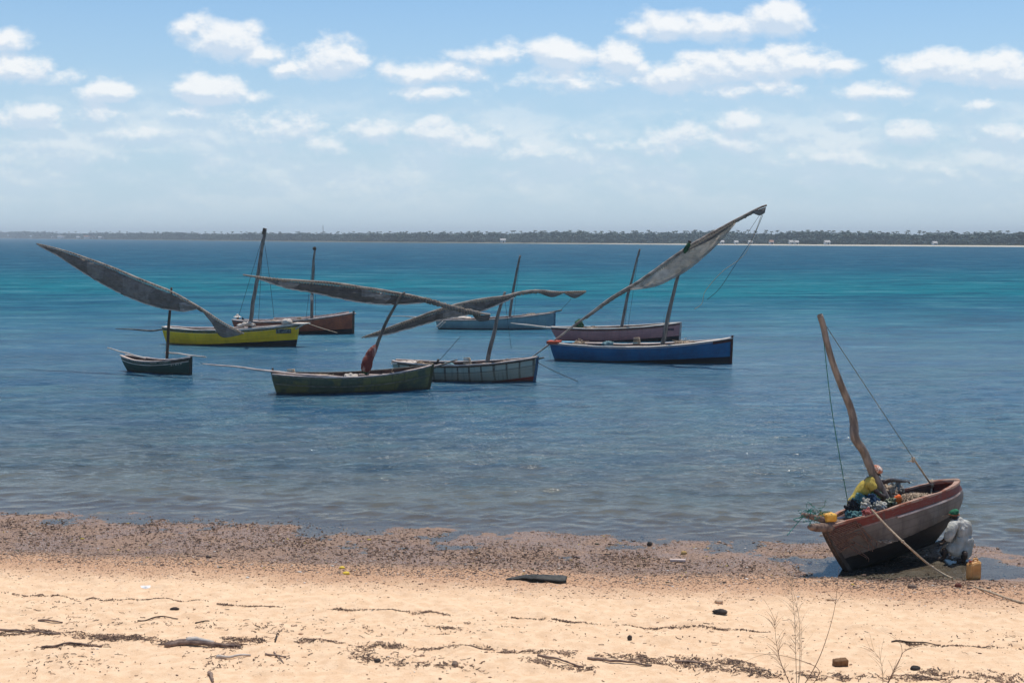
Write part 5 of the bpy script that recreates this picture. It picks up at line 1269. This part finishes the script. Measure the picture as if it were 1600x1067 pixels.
keep = r_.random(len(pts)) < np.clip(1.15-(shoreY(pts[:, 0])-wetW(pts[:, 0])-pts[:, 1])/2.3, .08, 1)
pts = pts[keep]; scatter('dry_shingle', pts, np.exp(r_.normal(-4.6, .4, len(pts))), DRYP, 'reddish shell grit and pebbles above the wet edge', .55, 4)
pts, r_ = band(9000, 1.2, 10, 33)
scatter('beach_grit', pts, np.exp(r_.normal(-4.9, .45, len(pts))), DRYP, 'scattered small grit on the pale dry sand', .5, 5)
def litter(name, specs, mat, label, seed, rmin=.003, rmax=.008, lmin=.04, lmax=.16, dens=1.0):
    """weed and twig fragments: short curved ribbons scattered round given strips (pixels)"""
    rr = random.Random(seed); V, Fc = [], []
    for (x0, y0, x1, y1, w_, n_) in specs:
        a, c = GG(x0, y0), GG(x1, y1); cen = [rr.random() for _ in range(9)]
        for k in range(int(n_*dens)):
            u = rr.random() if rr.random() < .35 else min(1, max(0, cen[int(rr.random()**1.6*len(cen))]+rr.gauss(0, .035))); clump = .5+.5*mnoise.noise(Vector((u*(c-a).length*1.4, x0*.01, seed)))
            p = a.lerp(c, u)+Vector((rr.gauss(0, .05), rr.gauss(0, w_)*(.4+clump), 0))
            if rr.random() > .25+clump*.9: continue
            L_ = rr.uniform(lmin, lmax)*(rr.random()**.5); dr = rr.gauss(0, .75)+(math.pi if rr.random() < .5 else 0); r0 = rr.uniform(rmin, rmax); q_ = p.copy(); base = len(V)
            for j in range(5):
                zz = gz2(q_.x, q_.y)+r0*.5+abs(math.sin(j*1.3+k))*.02*rr.random()
                sx, sy = -math.sin(dr)*r0*1.6, math.cos(dr)*r0*1.6
                V += [(q_.x-sx, q_.y-sy, zz), (q_.x, q_.y, zz+r0*1.5), (q_.x+sx, q_.y+sy, zz)]
                dr += rr.gauss(0, .5); q_ = q_+Vector((math.cos(dr), math.sin(dr), 0))*L_/4
            for j in range(4):
                for s_ in range(3):
                    i0 = base+j*3+s_; i1 = base+j*3+(s_+1) % 3; Fc.append((i0, i1, i1+3, i0+3))
    return tag(mesh_obj(name, V, np.array(Fc), mat, None, False), label, kind='stuff')
def gz2(x, y): # scalar ground height, same formula
    return gz(x, y)
WEED = speck('dry_weed', [(0, (.08, .045, .03)), (.35, (.17, .095, .058)), (.68, (.32, .19, .12)), (.86, (.50, .33, .22))])
litter('weed_line', [(0, 925, 150, 936, .02, 260), (140, 935, 180, 938, .015, 120), (180, 937, 330, 941, .012, 300), (345, 944, 440, 948, .012, 260), (505, 952, 560, 953, .012, 150), (560, 953, 640, 956, .012, 260), (645, 957, 700, 961, .03, 220), (800, 965, 850, 967, .012, 90), (860, 967, 940, 976, .012, 240),
    (960, 976, 1060, 981, .012, 220), (1070, 980, 1130, 984, .012, 180), (1130, 984, 1200, 989, .012, 180), (1395, 1003, 1600, 1016, .02, 330)], WEED, 'thin dark tide line of dried weed across the sand', 41, .002, .005, .02, .07, .8)
litter('weed_litter', [(0, 990, 110, 992, .05, 420), (40, 983, 140, 990, .05, 380), (60, 1012, 165, 1008, .05, 380), (120, 995, 250, 998, .09, 900), (170, 997, 235, 1000, .05, 420), (255, 1005, 380, 1008, .10, 1100), (350, 997, 420, 1000, .08, 600), (465, 1000, 540, 1006, .06, 560),
    (560, 1010, 640, 1013, .06, 420), (650, 1015, 770, 1014, .06, 560), (570, 1030, 700, 1040, .10, 420), (780, 1020, 900, 1022, .07, 520), (820, 1030, 930, 1045, .10, 520), (930, 1025, 1180, 1040, .10, 1200), (1000, 1035, 1180, 1050, .08, 900), (540, 1018, 760, 1050, .22, 500),
    (1180, 1050, 1330, 1058, .1, 420), (1260, 1062, 1600, 1060, .10, 1100), (1420, 1050, 1600, 1055, .10, 500), (20, 1040, 500, 1030, .35, 500), (0, 950, 1600, 1010, .6, 900), (680, 978, 725, 984, .04, 160), (100, 978, 700, 985, .2, 400)], WEED, 'scattered dried weed, twigs and bark over the lower beach', 42, .002, .0055, 
       .03, .15, .5)
litter('wet_weed', [(0, 818, 540, 826, .5, 1500), (0, 838, 700, 850, .6, 2200), (300, 850, 900, 880, .6, 2200), (900, 870, 1300, 900, .5, 1300), (500, 855, 1000, 875, .5, 900), (1350, 905, 1600, 915, .3, 900)], WEED, 'dark wet weed scraps among the shingle', 43, .004, .010, .03, .12, .45)

# ------------------------------------------------------------------ dry plants in front
def stems(name, label, base, specs, mat_main, seed):
    rr = random.Random(seed); b0 = GG(*base); e = empty(name, Matrix.Translation(b0), label, 'dry plant', 'leafless dry plants on the near sand')
    iv = e.matrix_world.inverted()
    for (pts, r0, mt_, nb) in specs:
        P_ = interp([AT(x, y, b0.y+dy) if i else Vector((b0.x+(x-base[0])/F*b0.y*.3, b0.y+dy*.3, b0.z-.03)) for i, (x, y, dy) in enumerate(pts)], 26)
        b = MB().tube(P_, [r0*(1-.8*i/25) for i in range(26)], 6)
        for k in range(nb):
            i = rr.randint(8, 24); p = P_[i]; d = (P_[min(25, i+1)]-P_[i-1]).normalized(); L_ = rr.uniform(.10, .34); side = Vector((rr.choice((-1, -1, 1))*rr.uniform(.3, .9), rr.uniform(-.6, .6), rr.uniform(.0, .3)))
            q_ = [p]; dd = (d*1.0+side*.75).normalized()
            for j in range(6): dd = (dd+Vector((side.x*.06, 0, -.07+.03*rr.random()))).normalized(); q_.append(q_[-1]+dd*L_/6)
            b.tube(interp(q_, 9), [r0*.32]*5+[r0*.22]*4, 4)
        b.build('stem', mt_, e, True, iv)
    return e
stems('dry_plant', 'tallest leafless dry plant with wispy pale side twigs, left of the reddish block', (1245, 1078), [
    ([(1245, 1078, 0), (1243, 1010, 0), (1241, 960, .1), (1236, 915, .2), (1233, 893, .2)], .006, TWIGP, 34), ([(1252, 1078, 0), (1250, 1010, .1), (1246, 950, .1), (1230, 900, .3), (1210, 870, .4)], .005, TWIGP, 22),
    ([(1258, 1078, 0), (1275, 1038, 0), (1292, 995, 0), (1305, 945, 0), (1311, 885, 0)], .007, TWIG, 3), ([(1232, 1078, 0), (1222, 1040, 0), (1213, 1003, 0), (1210, 965, 0)], .007, TWIG, 30),
    ([(1300, 1080, .1), (1280, 1047, 0), (1240, 1028, 0), (1195, 1022, 0), (1160, 1035, 0)], .006, TWIG, 4), ([(1248, 1078, 0), (1251, 1040, 0), (1252, 980, 0), (1240, 935, 0)], .004, TWIGP, 26)], TWIG, 5)
stems('dry_plant', 'smaller leafless dry plant right of the reddish block, forked stem', (1380, 1078), [
    ([(1380, 1078, 0), (1396, 1048, 0), (1408, 1025, 0), (1412, 1018, 0), (1426, 1008, 0)], .008, TWIG, 8), ([(1381, 1078, 0), (1406, 1030, 0), (1408, 1008, 0), (1392, 988, 0)], .005, TWIG, 4),
    ([(1378, 1078, 0), (1379, 1050, 0), (1374, 1028, 0), (1358, 1010, 0)], .005, TWIG, 16)], TWIG, 6)
stems('dry_plant', 'single short dry stem at the bottom, rightmost of the dry plants', (1424, 1078), [([(1424, 1078, 0), (1421, 1062, 0), (1417, 1049, 0)], .005, TWIGP, 2)], TWIG, 7)

# ------------------------------------------------------------------ air
m, t = newmat('haze_air')
pv = t.n('ShaderNodeVolumePrincipled', {'Color': (.84, .93, 1.0, 1), 'Density': .0003, 'Anisotropy': .0})
t.n('ShaderNodeOutputMaterial', {'Volume': pv}, out=None)
hz_ = MB().box((0, 2000, 11.5), (4500, 2400, 16.5)).build('haze', m); tag(hz_, kind='stuff')
